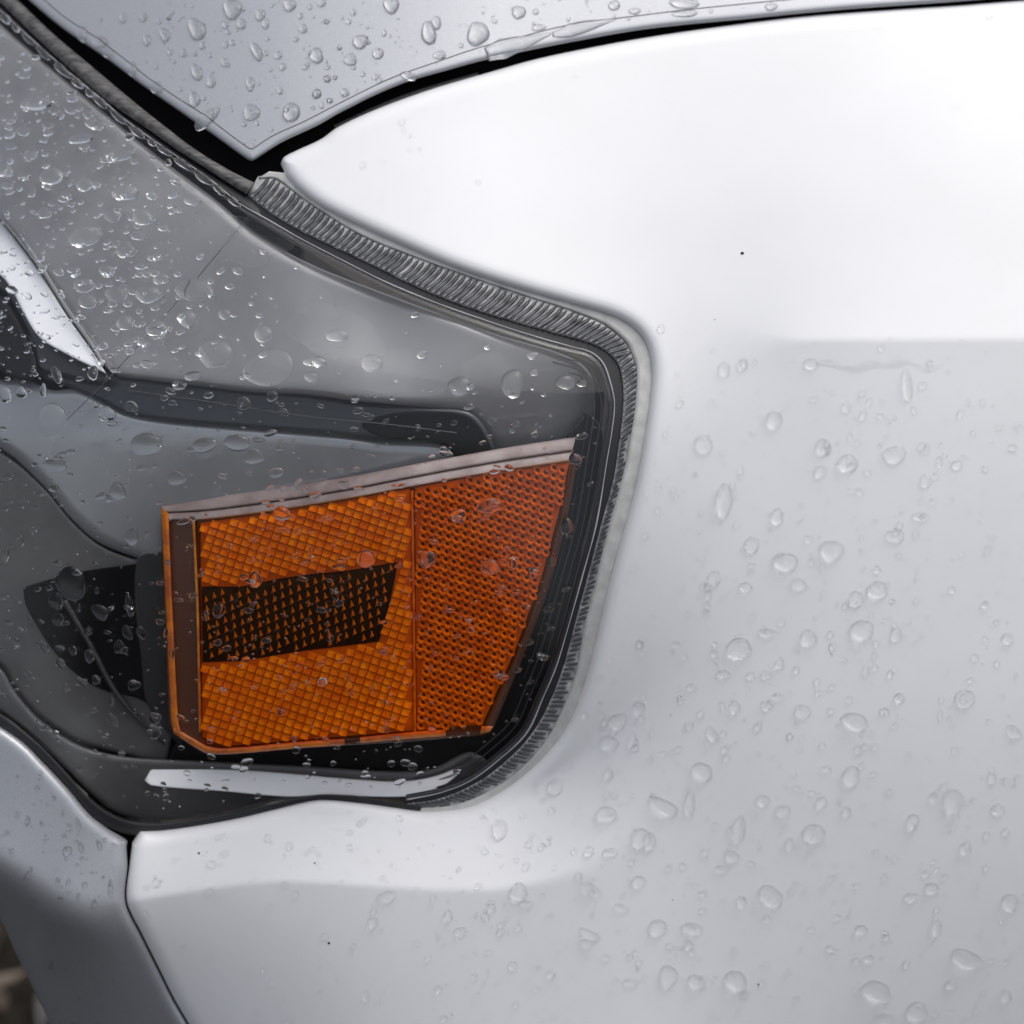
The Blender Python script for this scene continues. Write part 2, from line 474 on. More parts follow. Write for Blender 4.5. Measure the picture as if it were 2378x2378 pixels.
# ------------------------------------------------------------------ traced outlines
FENDER_TOP = [(652, 381), (658, 366), (683, 352), (745, 323), (783, 296), (866, 257), (990, 211), (1114, 174), (1238, 139),
              (1363, 112), (1500, 87), (1682, 60), (1864, 38), (2045, 24), (2227, 12), (2378, 1), (2700, -12), (3000, -20)]
LAMP_OUTER = [(663, 406), (690, 437), (741, 477), (824, 520), (928, 567), (1031, 612), (1114, 642), (1218, 675), (1321, 704), (1425, 735),
              (1474, 764), (1501, 801), (1513, 857), (1508, 936), (1492, 1039), (1471, 1146), (1441, 1253), (1413, 1356),
              (1382, 1490), (1355, 1591), (1323, 1673), (1286, 1730), (1227, 1791), (1159, 1841), (1091, 1873), (1045, 1881),
              (977, 1883), (923, 1876), (841, 1865), (750, 1857), (700, 1864), (643, 1878), (557, 1899), (471, 1915), (377, 1928), (324, 1930)]
FENDER_FRONT = [(308, 1950), (300, 2013), (293, 2073), (298, 2107), (328, 2167), (371, 2253), (405, 2321), (439, 2380), (640, 2760), (760, 3000)]
BUMPER_TOP = [(-500, 1480), (-150, 1600), (0, 1687), (56, 1726), (99, 1769), (159, 1833), (206, 1889), (249, 1923), (291, 1948)]
BUMPER_SIDE = [(294, 1965), (296, 2013), (290, 2073), (295, 2108), (325, 2168), (368, 2254), (402, 2322), (436, 2381), (637, 2761), (757, 3000)]
HOOD_FRONT = [(-420, -430), (-180, -210), (66, 0), (145, 66), (248, 137), (331, 199), (414, 257), (497, 315), (568, 366)]
HOOD_SIDE = [(598, 367), (654, 331), (737, 292), (783, 266), (866, 224), (948, 190), (1031, 166), (1114, 143), (1197, 124),
             (1321, 99), (1500, 68), (1727, 45), (1955, 23), (2182, 7), (2273, 0), (2600, -30), (3000, -50)]
RIB_OUT = [(600, 412), (640, 412), (704, 458), (750, 489), (808, 526), (866, 556), (932, 582), (990, 604), (1052, 626), (1114, 648), (1176, 669),
           (1238, 690), (1300, 709), (1363, 732), (1404, 750), (1434, 772), (1457, 794), (1471, 824), (1480, 853), (1481, 882),
           (1478, 929), (1474, 970), (1465, 1020), (1453, 1085), (1436, 1150), (1417, 1220), (1399, 1290), (1383, 1360), (1359, 1455),
           (1338, 1568), (1309, 1645), (1273, 1715), (1227, 1771), (1173, 1817), (1104, 1855), (1040, 1874), (977, 1878)]
RIB_IN = [(577, 450), (621, 486), (683, 525), (745, 556), (800, 582), (866, 613), (948, 654), (1031, 690), (1114, 720), (1197, 745),
          (1293, 772), (1376, 796), (1417, 819), (1439, 847), (1448, 880), (1451, 925), (1448, 971), (1441, 1025), (1427, 1115),
          (1399, 1218), (1375, 1311), (1338, 1449), (1308, 1558), (1268, 1655), (1226, 1720), (1173, 1773), (1114, 1817), (1023, 1857), (940, 1870)]
LENS_RIGHT = [(559, 474), (625, 512), (700, 555), (783, 598), (907, 660), (1031, 710), (1155, 753), (1262, 787), (1324, 804), (1372, 818),
              (1400, 843), (1416, 884), (1427, 936), (1421, 1000), (1411, 1060), (1385, 1216), (1352, 1340), (1315, 1472), (1291, 1550),
              (1262, 1618), (1223, 1702), (1159, 1764), (1091, 1814), (1023, 1841), (945, 1857)]
LENS_BOTTOM = [(828, 1849), (740, 1847), (640, 1866), (557, 1886), (471, 1902), (377, 1914), (300, 1908), (244, 1884), (190, 1838), (130, 1772), (80, 1722), (0, 1662), (-150, 1580), (-480, 1460)]
LENS_LEFT = [(-480, -420), (-200, -160), (0, 24), (83, 99), (153, 162), (232, 228), (306, 290), (389, 348), (489, 418)]

# ------------------------------------------------------------------ ground
def ground():
    me = mesh_from('ground', [(-60, -60, 0), (60, -60, 0), (60, 60, 0), (-60, 60, 0)], [[0, 1, 2, 3]])
    m = principled('wet_soil', (0.05, 0.04, 0.03), 0.9, spec=0.12)
    noise_color(m, (0.006, 0.005, 0.004), (0.03, 0.024, 0.018), 38, 8, 0.35, 0.68, bump=(60, 0.8, 0.02))
    o = link('ground', me, m, smooth=False); o['kind'] = 'structure'
    # leaf litter lying where the view passes the bumper
    c = cam.location; q = Vector(P(np.array([40.0]), np.array([2300.0]), np.array([0.0]))[0])
    d = (q - c); hit = c + d * (-c.z / d.z)
    rnd = random.Random(3)
    verts, faces, mats = [], [], []
    for i in range(900):
        r = 0.75 * math.sqrt(rnd.random()); a = rnd.random() * 6.283
        x, y, z = hit.x + r * math.cos(a), hit.y + r * math.sin(a), 0.004 + rnd.random() * 0.02
        L = rnd.uniform(0.025, 0.07); Wd = L * rnd.uniform(0.2, 0.45); th = rnd.random() * 6.283
        tx, ty = rnd.uniform(-0.5, 0.5), rnd.uniform(-0.5, 0.5); curl = rnd.uniform(-0.3, 0.6) * L
        k0 = len(verts)
        prof = [(-1, 0), (-0.5, 0.8), (0.1, 1.0), (0.6, 0.6), (1, 0)]
        for (u, v) in prof:
            for sgn in (-1, 0, 1):
                lx, ly = u * L / 2, sgn * v * Wd / 2
                lz = curl * (u * u) * 0.5 + abs(sgn) * v * Wd * 0.2
                X = x + lx * math.cos(th) - ly * math.sin(th); Y = y + lx * math.sin(th) + ly * math.cos(th)
                verts.append((X, Y, max(0.003, z + lz + tx * lx + ty * ly)))
        for j in range(4):
            for s in range(2):
                b = k0 + j * 3 + s
                faces.append([b, b + 1, b + 4, b + 3]); mats.append(i % 4)
    org = np.array([hit.x, hit.y, 0.0])
    me = mesh_from('leaf_litter', verts, faces, org)
    for j, cc in enumerate([(0.035, 0.020, 0.011), (0.02, 0.012, 0.008), (0.075, 0.05, 0.03), (0.010, 0.008, 0.006)]):
        me.materials.append(principled('dead_leaf_%d' % j, cc, 0.5))
    me.polygons.foreach_set('material_index', mats)
    o = link('leaf_litter', me, None); o.location = org
    o['kind'] = 'stuff'; o['label'] = 'wet brown leaf litter on the ground below the bumper'; o['category'] = 'leaves'
ground()

# ------------------------------------------------------------------ the car
car = bpy.data.objects.new('car', None); COL.objects.link(car)
car.location = (0, 0.1, 0); car.empty_display_size = 0.2
car['label'] = 'rain-wet silver car with a white front fender around its headlight'
car['category'] = 'car'

# extra points along the two body folds of the fender
ex = []
for x in np.arange(1640, 3000, 8.0):
    for dy in (-21, -14, -9, -5, 0, 5, 9, 14, 21): ex.append((x + dy * 0.11, ip(x, SH_X, SH_Y) + dy))
for x in np.arange(300, 1420, 8.0):
    for dy in (-24, -16, -10, -5, 0, 5, 10, 16, 24): ex.append((x + dy * 0.13, ip(x, LIP_X, LIP_Y) + dy))
ex = np.array(ex)

fo = np.vstack([spline(FENDER_TOP)[:-1], [(3000, -20)], [(3000, 3000)],
                spline(FENDER_FRONT[::-1])[:-1], spline(LAMP_OUTER[::-1])])
fo = fo[np.r_[True, np.linalg.norm(np.diff(fo, axis=0), axis=1) > 0.5]]
fender = panel('fender', fo, M['white'], car, spacing=12, roll=30, drop=1.0, depth=0.010, extra=ex, tuck=1.0)
fender['label'] = 'white front fender with a sharp shoulder fold'

ho = np.vstack([spline(HOOD_FRONT + [(584, 374)] + HOOD_SIDE), [(3000, -600)], [(-420, -600)]])
hood = panel('hood', ho, M['silver'], car, spacing=14, roll=15, depth=0.012, tuck=1.0)
hood['label'] = 'silver hood corner beaded with rain'

bo = np.vstack([spline(BUMPER_TOP + [(296, 1953)] + BUMPER_SIDE), [(420, 3000)],
                spline([(420, 3000), (240, 2650), (116, 2378), (73, 2287), (34, 2206), (0, 2129), (-60, 2005), (-200, 1780), (-500, 1560)])[1:-1]])
bumper = panel('bumper', bo, M['silver'], car, spacing=12, roll=26, depth=0.012, tuck=1.0)
bumper['label'] = 'silver bumper corner below the headlight'

# dark structure seen in the gaps
gap_o = spline([(-420, -330), (60, -60), (420, 140), (640, 250), (900, 120), (1500, -20), (2400, -120), (3000, -160), (3000, 80), (2300, 120), (1500, 190), (1000, 300),
                (760, 400), (760, 520), (560, 520), (300, 330), (-420, -100)], step=20, closed=True)
panel('inner_panel', gap_o, M['matte_black'], car, spacing=40, roll=0, depth=0.003, wfun=lambda x, y: skin(x, y) - 0.011)
low_o = spline([(200, 1850), (330, 1850), (400, 2000), (400, 2300), (560, 2500), (700, 2950), (640, 3000), (420, 2600), (250, 2350), (200, 2100)], step=20, closed=True)
panel('inner_panel', low_o, M['matte_black'], car, spacing=40, roll=0, depth=0.003, wfun=lambda x, y: skin(x, y) - 0.022)
# seal lip seen in the side gap
lip_a = spline([(775, 291), (866, 249), (948, 216), (1031, 190), (1110, 168)])
lip_b = spline([(783, 310), (866, 270), (990, 226), (1060, 203), (1110, 188)])
strip('gap_seal', lip_a, lip_b, -0.004, -0.0038, M['rubber_dark'], car, n=60, cross=3)

# weatherstrip between the hood and the lamp
ws_u = spline([(-420, -410), (-180, -200), (41, 0), (124, 79), (207, 149), (290, 219), (373, 286), (455, 348), (538, 398), (590, 424)])
ws_l = spline([(-440, -390), (-210, -178), (0, 8), (83, 87), (166, 164), (248, 234), (331, 292), (414, 350), (497, 404), (572, 452)])
strip('weatherstrip', ws_u, ws_l, -0.0035, -0.0035, M['rubber'], car, n=240, cross=8, bulge=0.0016, depth=0.006)
film_c = spline([(-300, -350), (95, -8), (153, 41), (224, 87), (290, 137), (352, 186), (414, 228), (476, 268), (538, 315), (578, 344),
                 (586, 346), (634, 315), (704, 283), (803, 232), (907, 182), (1010, 145), (1114, 110), (1218, 83), (1321, 58), (1500, 34), (1636, 18), (1818, 0), (2200, -40)], corners=(9, 10))
tube('film_edge', P(film_c[:, 0], film_c[:, 1], skin(film_c[:, 0], film_c[:, 1]) + 0.00002), 0.00016, M['film'], car, seg=6)

# ------------------------------------------------------------------ headlight
lens_o = np.vstack([spline(LENS_LEFT + LENS_RIGHT + LENS_BOTTOM), ])
def below(d): return lambda x, y: skin(x, y) - d
tub_o = spline([(-470, -380), (0, 60), (380, 370), (620, 520), (900, 690), (1380, 850), (1400, 960), (1300, 1500), (1200, 1720),
                (1000, 1850), (740, 1845), (380, 1905), (250, 1880), (0, 1655), (-470, 1440)], step=20, closed=True)
headlight = panel('headlight', tub_o, M['matte_black'], car, spacing=40, roll=0, depth=0.004, wfun=below(0.034))
headlight['label'] = 'headlight with clear lens, grey bezel and ribbed rim'

# lens sits slightly lower than the surrounding bodywork
lens = panel('lens', lens_o, M['lens'], headlight, spacing=16, roll=14, depth=0.0026, wfun=below(0.001), thick=0.0026)
LENS_DROP = 0.001
edge_pts = spline(LENS_LEFT + LENS_RIGHT)
rim_n = len(edge_pts)
rr = np.array([0.00022 * (0.55 + 0.6 * abs(math.sin(i * 0.11) * math.sin(i * 0.043 + 1))) for i in range(rim_n)])
tube('lens_edge', P(edge_pts[:, 0], edge_pts[:, 1], skin(edge_pts[:, 0], edge_pts[:, 1]) - 0.0012), rr, M['edge'], headlight, seg=6)
eb = spline(LENS_BOTTOM)
tube('lens_edge', P(eb[:, 0], eb[:, 1], skin(eb[:, 0], eb[:, 1]) - 0.0020), 0.00022, M['mould'], headlight, seg=6)

rin = spline(RIB_IN); rout = spline(RIB_OUT); lout = spline(LAMP_OUTER)
lr = spline(LENS_RIGHT)
def offs(c, d):
    tg = np.gradient(c, axis=0); tg /= np.linalg.norm(tg, axis=1)[:, None]
    return c + np.c_[tg[:, 1], -tg[:, 0]] * d
strip('rim_seal', offs(lr, -12), offs(rin, 2), -0.0052, -0.0046, M['rubber_dark'], headlight, n=300, cross=4)
strip('rib_track', offs(rin, -3), offs(rout, 3), -0.0043, -0.0037, M['track'], headlight, n=300, cross=4)
fl_b = resample(lout, 300); fl_a = resample(rout, 300)
strip('rim_flange', offs(rout, -2), np.vstack([[(625, 398)], offs(spline(LAMP_OUTER[:27]), 6)]), -0.0034, -0.0030, M['flange'], headlight, n=300, cross=4)
# rear half of the rim: band under the lamp towards the bumper
lb = spline([(977, 1872)] + LENS_BOTTOM)
lbo = spline([(985, 1888), (923, 1884), (841, 1874), (750, 1864), (700, 1872), (643, 1886), (557, 1906), (471, 1924), (377, 1937), (310, 1940), (244, 1918), (196, 1878), (130, 1800), (80, 1752), (0, 1690), (-150, 1600), (-480, 1480)])
strip('lower_seal', lb, lbo, -0.0032, -0.0036, M['rubber_dark'], headlight, n=200, cross=4)
# dark fill between weatherstrip and lens
ul = spline([(-470, -400), (-205, -172), (0, 12), (83, 92), (166, 168), (248, 238), (331, 296), (414, 354), (497, 408), (575, 456), (600, 480)])
ul2 = spline(LENS_LEFT + [(559, 474), (610, 510)])
strip('rim_seal', ul, ul2, -0.0050, -0.0040, M['rubber_dark'], headlight, n=160, cross=4)

# each rib of the rim
Lin = resample(rin, 4000); Lout = resample(rout, 4000)
arc = np.r_[0, np.cumsum(np.linalg.norm(np.diff(0.5 * (Lin + Lout), axis=0), axis=1))]
pos, s = [], 8.0
while s < arc[-1] - 5:
    pos.append(s); s += np.interp(s, [0, 700, 1000, 1400, arc[-1]], [14.2, 14.6, 13.0, 12.2, 12.0]) * random.uniform(0.93, 1.07)
for s in pos:
    i = min(int(np.searchsorted(arc, s)), 3999)
    a, b = Lin[i], Lout[min(3999, i + (30 if s < 950 else 0))]
    b = a + (b - a) * random.uniform(0.90, 1.0)
    if s > 1150: b = a + (b - a) * random.uniform(0.55, 1.0)
    d = b - a; L = np.linalg.norm(d); d = d / L; nn = np.array([-d[1], d[0]])
    hw = 4.9 if s < 1000 else 4.0
    hw *= random.uniform(0.85, 1.08)
    hgt = 0.0009 if s < 1000 else 0.0006
    secs, prof = 7, [(-1, -0.2), (-0.75, 0.65), (0, 1.0), (0.75, 0.65), (1, -0.2)]
    verts, faces = [], []
    bend = random.uniform(2.0, 4.5) if s < 800 else random.uniform(-1, 1)
    for j in range(secs):
        u = j / (secs - 1)
        wf = math.sqrt(max(0.03, 1 - max(0, (u - 0.78) / 0.22) ** 2))
        c = a + d * L * u + nn * bend * math.sin(math.pi * u)
        for (x, h) in prof:
            q = c + nn * x * hw * wf
            base = skin(q[0], q[1]) - 0.0043 + 0.0006 * u
            verts.append(P(q[0], q[1], base + (h * hgt * wf if h > 0 else h * 0.0005)))
    m_ = len(prof)
    for j in range(secs - 1):
        for k_ in range(m_ - 1):
            faces.append([j*m_+k_, j*m_+k_+1, (j+1)*m_+k_+1, (j+1)*m_+k_])
    faces.append(list(range(m_))); faces.append([(secs-1)*m_+k_ for k_ in range(m_)][::-1])
    org = np.mean(verts, axis=0)
    o = link('rib', mesh_from('rib', verts, faces, org), M['rib']); o.location = org; set_parent(o, headlight)

# --- inside the lamp
def poly_panel(name, pts, mat, d, roll=10, drop=1.0, depth=0.006, spacing=22, corners=None, wfun=None, step=8):
    c = range(len(pts)) if corners == 'all' else (corners or ())
    return panel(name, spline(pts, step=step, closed=True, corners=tuple(c)), mat, headlight, spacing=spacing, roll=roll, drop=drop, depth=depth,
                 wfun=wfun or below(d))
def shelf_d(x, y): return 0.0055 + 0.008 * sstep((y - 430) / 420)
# grey upper shelf of the bezel
poly_panel('bezel_shelf', [(-470, -395), (0, 54), (200, 224), (380, 372), (500, 462), (600, 545), (720, 612), (860, 668), (1150, 775), (1330, 832), (1378, 880), (1374, 980), (1352, 1085),
                           (1330, 1095), (1160, 1100), (1130, 1010), (1087, 958), (1000, 948), (840, 934), (700, 917), (580, 912), (455, 897), (331, 882), (262, 868), (225, 820), (155, 728), (93, 628), (31, 545), (-10, 498), (-470, 60)],
           M['bezel'], 0.012, roll=24, corners=(0, 16, 29),
           wfun=lambda x, y: skin(x, y) - shelf_d(x, y) - K * 0.55 * (y - 860) * sstep((x - 850) / 300) * sstep((y - 600) / 150))
# dark groove with its hooked end
poly_panel('groove', [(160, 850), (240, 862), (331, 874), (455, 888), (580, 905), (700, 912), (840, 935), (1000, 945), (1090, 955), (1128, 992), (1150, 1060), (1060, 1070), (1040, 1032), (886, 1025),
                      (760, 1010), (538, 992), (373, 976), (287, 959), (240, 933), (172, 903), (60, 860), (0, 800), (0, 740), (90, 790)], M['groove'], 0.0175, roll=12)
poly_panel('groove_hook', [(840, 985), (900, 962), (1010, 955), (1085, 966), (1120, 1000), (1140, 1050), (1060, 1060), (1030, 1030), (900, 1018), (860, 1005)], M['matte_black'], 0.0155, roll=6)
# lower grey panel
poly_panel('bezel_panel', [(0, 880), (60, 880), (120, 905), (178, 903), (248, 936), (290, 957), (373, 974), (538, 990), (800, 1011), (886, 1022), (1020, 1029), (1056, 1050), (1060, 1090), (900, 1150), (700, 1190),
                           (400, 1240), (380, 1310), (306, 1292), (228, 1259), (166, 1205), (104, 1131), (0, 1040), (-470, 800), (-470, 700)], M['bezel_mid'], 0.0185, roll=22)
# brownish inner wall, black pocket and its bar
poly_panel('inner_wall', [(-470, 820), (0, 1050), (104, 1135), (166, 1209), (228, 1263), (306, 1296), (390, 1310), (390, 1760), (290, 1752), (207, 1729), (155, 1705), (85, 1654), (34, 1594), (0, 1540), (-470, 1250)],
           M['trim'], 0.0200, roll=10)
poly_panel('pocket', [(54, 1364), (124, 1343), (202, 1325), (316, 1310), (350, 1330), (372, 1350), (372, 1640), (316, 1620), (248, 1605), (207, 1586), (160, 1550), (124, 1511), (91, 1462), (60, 1405)],
           M['matte_black'], 0.0190, roll=4, corners=(0, 3))
bar = spline([(150, 1395), (205, 1490), (267, 1605), (320, 1668), (383, 1729)])
tube('pocket_bar', P(bar[:, 0], bar[:, 1], skin(bar[:, 0], bar[:, 1]) - 0.0185), np.interp(np.arange(len(bar)), [0, len(bar) * 0.6, len(bar)], [0.0009, 0.0009, 0.0004]), M['bezel_dark'], headlight)
poly_panel('dark_wall', [(318, 1300), (400, 1290), (420, 1500), (430, 1730), (345, 1640), (330, 1560)], M['bezel_dark'], 0.0185, roll=4)
# black projector bowl and chrome blade
poly_panel('projector_bowl', [(-300, 640), (0, 686), (31, 720), (62, 776), (84, 823), (86, 872), (56, 885), (25, 875), (0, 857), (-300, 780)], M['black'], 0.0130, roll=14)
poly_panel('blade_rim', [(-300, 430), (0, 600), (31, 660), (56, 715), (93, 775), (155, 820), (217, 852), (255, 876), (245, 890), (150, 870), (95, 855), (80, 800), (40, 720), (0, 670), (-300, 560)], M['bezel_dark'], 0.0135, roll=8)
poly_panel('chrome_blade', [(-300, 240), (0, 512), (31, 549), (93, 633), (155, 733), (217, 820), (247, 868), (217, 854), (155, 823), (93, 785), (56, 730), (31, 680), (0, 639), (-300, 440)], M['chrome'], 0.0105, roll=8, corners=(6,), wfun=lambda x, y: skin(x, y) - 0.0095 + K * 0.30 * (y - 620 - x))
br = spline([(-300, 215), (0, 486), (40, 535), (95, 618), (155, 716), (217, 806), (240, 846)])
tube('blade_edge', P(br[:, 0], br[:, 1], skin(br[:, 0], br[:, 1]) - 0.0085), 0.00055, M['rim_grey'], headlight)
# white strip painting the sky's reflection below the marker, and the trim above it
poly_panel('lower_trim', [(-470, 1270), (0, 1552), (34, 1604), (85, 1664), (155, 1715), (207, 1739), (300, 1758), (450, 1766), (700, 1778), (900, 1790), (1000, 1785), (1090, 1745), (1130, 1770), (1050, 1830), (945, 1850),
                          (740, 1842), (560, 1880), (377, 1905), (300, 1898), (244, 1872), (130, 1762), (0, 1652), (-470, 1440)], M['trim'], 0.0120, roll=14)
poly_panel('sky_reflection_strip', [(336, 1812), (354, 1780), (471, 1783), (643, 1794), (828, 1810), (940, 1814), (1030, 1796), (1088, 1762), (1066, 1796), (1020, 1830), (960, 1848), (828, 1850), (740, 1848), (664, 1850), (514, 1837), (351, 1824)],
           M['sky_reflection'], 0.0085, roll=4, corners=(0, 1), spacing=14, wfun=lambda x, y: skin(x, y) - 0.0085 + K * 0.9 * (y - 1818))
# right black wall with moulded lines
poly_panel('side_wall', [(1320, 1000), (1360, 960), (1398, 1000), (1392, 1080), (1365, 1220), (1325, 1360), (1270, 1560), (1200, 1700), (1090, 1800), (900, 1800), (400, 1775), (420, 1720), (1050, 1690), (1180, 1450)],
           M['black'], 0.0165, roll=6)
for dd, zz, r_ in ((-14, 0.0075, 0.00030), (-30, 0.0095, 0.00022), (-46, 0.0115, 0.00028), (-60, 0.0140, 0.00018)):
    c = offs(lr, dd)
    lo_, hi_ = (8 if dd < -20 else 6), 25
    seg_ = c[int(len(c) * 0.38):int(len(c) * (0.99 if dd > -50 else 0.8))]
    tube('mould_line', P(seg_[:, 0], seg_[:, 1], skin(seg_[:, 0], seg_[:, 1]) - zz), r_, M['mould'], headlight, seg=6)
# shelf crease line that crosses the bezel
cr = spline([(140, 990), (262, 868), (420, 690), (575, 505)])
tube('bezel_seam', P(cr[:, 0], cr[:, 1], skin(cr[:, 0], cr[:, 1]) - shelf_d(cr[:, 0], cr[:, 1]) + 0.00002), 0.00013, M['bezel_seam'], headlight, seg=6)
cr = spline([(290, 905), (500, 935), (700, 965), (900, 985), (1060, 1005)])
tube('bezel_seam', P(cr[:, 0], cr[:, 1], skin(cr[:, 0], cr[:, 1]) - 0.0150), 0.00013, M['bezel_seam'], headlight, seg=6)

# ------------------------------------------------------------------ amber side marker
RC = (850.0, 1400.0)
wr0 = float(skin(*RC)) - 0.0080
vy = -math.tan(math.radians(11) - PITCH) * -K          # dw per unit down: stands almost upright
def marker_w(x, y):
    x = np.asarray(x, float); y = np.asarray(y, float)
    w = wr0 + (y - RC[1]) * K * math.tan(math.radians(17) - PITCH) + (x - RC[0]) * K * 0.16
    return w - np.clip(x - 957, 0, None) * K * 0.30 - np.clip(957 - x, 0, None) * 0
def mk(d): return lambda x, y: marker_w(x, y) - d
MARK = [(374, 1192), (560, 1174), (800, 1137), (1000, 1099), (1190, 1066), (1332, 1042), (1334, 1070), (1318, 1180), (1275, 1345), (1215, 1510), (1140, 1690), (1125, 1708), (960, 1722), (700, 1738), (530, 1752),
        (480, 1750), (450, 1735), (400, 1700), (392, 1680), (380, 1420)]
marker = panel('side_marker', spline(MARK, step=7, closed=True, corners=(0, 5, 6, 11, 18)), M['amber_plate'], car, spacing=16, roll=10, depth=0.007, wfun=mk(0.0010))
marker['label'] = 'amber side marker with prism pattern and black band'
# bevelled top edge
tb_a = spline([(372, 1169), (560, 1146), (800, 1109), (1000, 1071), (1190, 1037), (1337, 1015)])
tb_b = spline([(392, 1206), (480, 1206), (620, 1190), (800, 1161), (958, 1130), (1140, 1098), (1322, 1072)])
def mstrip(name, ca, cb, oa, ob, mat, n=80, cross=5, bulge=0.0, depth=0.002):
    A = resample(ca, n); B = resample(cb, n); verts = []; faces = []
    for j in range(cross + 1):
        t = j / cross; q = A * (1 - t) + B * t
        verts.append(P(q[:, 0], q[:, 1], marker_w(q[:, 0], q[:, 1]) + oa * (1-t) + ob * t + bulge * math.sin(math.pi * t)))
    verts.append(P(B[:, 0], B[:, 1], marker_w(B[:, 0], B[:, 1]) + ob - depth)); verts.append(P(A[:, 0], A[:, 1], marker_w(A[:, 0], A[:, 1]) + oa - depth))
    V = np.vstack(verts); m_ = cross + 3
    for j in range(m_):
        for i in range(n - 1):
            j2 = (j + 1) % m_; faces.append([j*n+i, j*n+i+1, j2*n+i+1, j2*n+i])
    org = V.mean(0); me = mesh_from(name, V, faces, org); o = link(name, me, mat); o.location = org; set_parent(o, marker)
    bm = bmesh.new(); bm.from_mesh(me); bmesh.ops.recalc_face_normals(bm, faces=bm.faces); bm.to_mesh(me); bm.free()
    me.polygons.foreach_set('use_smooth', [True] * len(me.polygons))
    return o
mid_ = 0.45 * resample(tb_a, 80) + 0.55 * resample(tb_b, 80)
mstrip('top_bevel', tb_a, mid_, -0.0035, -0.0008, M['amber_bevel'], bulge=0.0003)
mstrip('top_bevel', mid_ + np.array([0, 2.0]), tb_b, -0.0012, 0.0009, M['amber_bevel'], bulge=0.0002)
mstrip('edge_rail', spline([(374, 1178), (386, 1430), (398, 1680), (404, 1698)]), spline([(391, 1192), (401, 1430), (414, 1676), (420, 1700)]), 0.0003, 0.0009, M['amber_edge'], bulge=0.0004)
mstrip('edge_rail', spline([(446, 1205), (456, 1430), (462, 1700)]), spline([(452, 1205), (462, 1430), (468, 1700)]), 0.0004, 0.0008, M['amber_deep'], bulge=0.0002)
mstrip('edge_rail', spline([(404, 1690), (455, 1718), (485, 1734), (530, 1737), (700, 1722), (800, 1715)]), spline([(402, 1702), (448, 1732), (482, 1749), (530, 1751), (700, 1737), (800, 1730)]), 0.0006, 0.0002, M['amber_edge'], bulge=0.0005)
mstrip('edge_rail', spline([(836, 1712), (950, 1700), (1035, 1694)]), spline([(836, 1726), (950, 1716), (1035, 1710)]), 0.0006, 0.0002, M['amber_edge'], bulge=0.0005)
mstrip('edge_rail', spline([(1118, 1686), (1145, 1686)]), spline([(1115, 1704), (1138, 1700)]), 0.0006, 0.0002, M['amber_edge'], n=8, bulge=0.0005)
mstrip('edge_rim', spline([(1324, 1076), (1306, 1180), (1262, 1345), (1202, 1510), (1126, 1684)]), spline([(1342, 1060), (1322, 1188), (1280, 1352), (1220, 1516), (1146, 1692)]), 0.0008, -0.0012, M['amber_rim'], bulge=0.0006)
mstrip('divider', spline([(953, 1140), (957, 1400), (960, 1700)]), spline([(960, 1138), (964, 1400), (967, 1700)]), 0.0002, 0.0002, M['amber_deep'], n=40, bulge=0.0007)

FIELD_L = np.array([(466, 1214), (620, 1192), (800, 1163), (952, 1134), (956, 1400), (959, 1696), (700, 1718), (520, 1732), (470, 1712)], float)
FIELD_R = np.array([(964, 1132), (1140, 1100), (1322, 1074), (1300, 1180), (1256, 1345), (1196, 1510), (1120, 1682), (968, 1696)], float)
BLACK = np.array([(468, 1362), (560, 1362), (640, 1345), (720, 1333), (800, 1326), (925, 1305), (905, 1400), (880, 1490), (800, 1500), (700, 1512), (560, 1535), (470, 1538)], float)
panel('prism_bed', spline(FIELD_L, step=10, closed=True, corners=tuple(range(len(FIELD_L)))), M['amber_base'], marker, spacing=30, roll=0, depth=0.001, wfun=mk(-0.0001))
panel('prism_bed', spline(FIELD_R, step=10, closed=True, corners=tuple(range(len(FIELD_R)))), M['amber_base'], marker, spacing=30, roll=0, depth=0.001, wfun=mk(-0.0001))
bb = panel('black_band', spline(BLACK, step=10, closed=True, corners=tuple(range(len(BLACK)))), M['black_prism'], marker, spacing=30, roll=0, depth=0.0006, wfun=mk(-0.0005))

def frame_at(x, y):
    d = 4.0
    p = P(x, y, marker_w(x, y))
    ex_ = (P(x + d, y, marker_w(x + d, y)) - P(x - d, y, marker_w(x - d, y))) / (2 * d)
    ey_ = (P(x, y + d, marker_w(x, y + d)) - P(x, y - d, marker_w(x, y - d))) / (2 * d)
    n = np.cross(ey_, ex_); n = -n / np.linalg.norm(n)
    if n @ AW < 0: n = -n
    return p, ex_, ey_, n

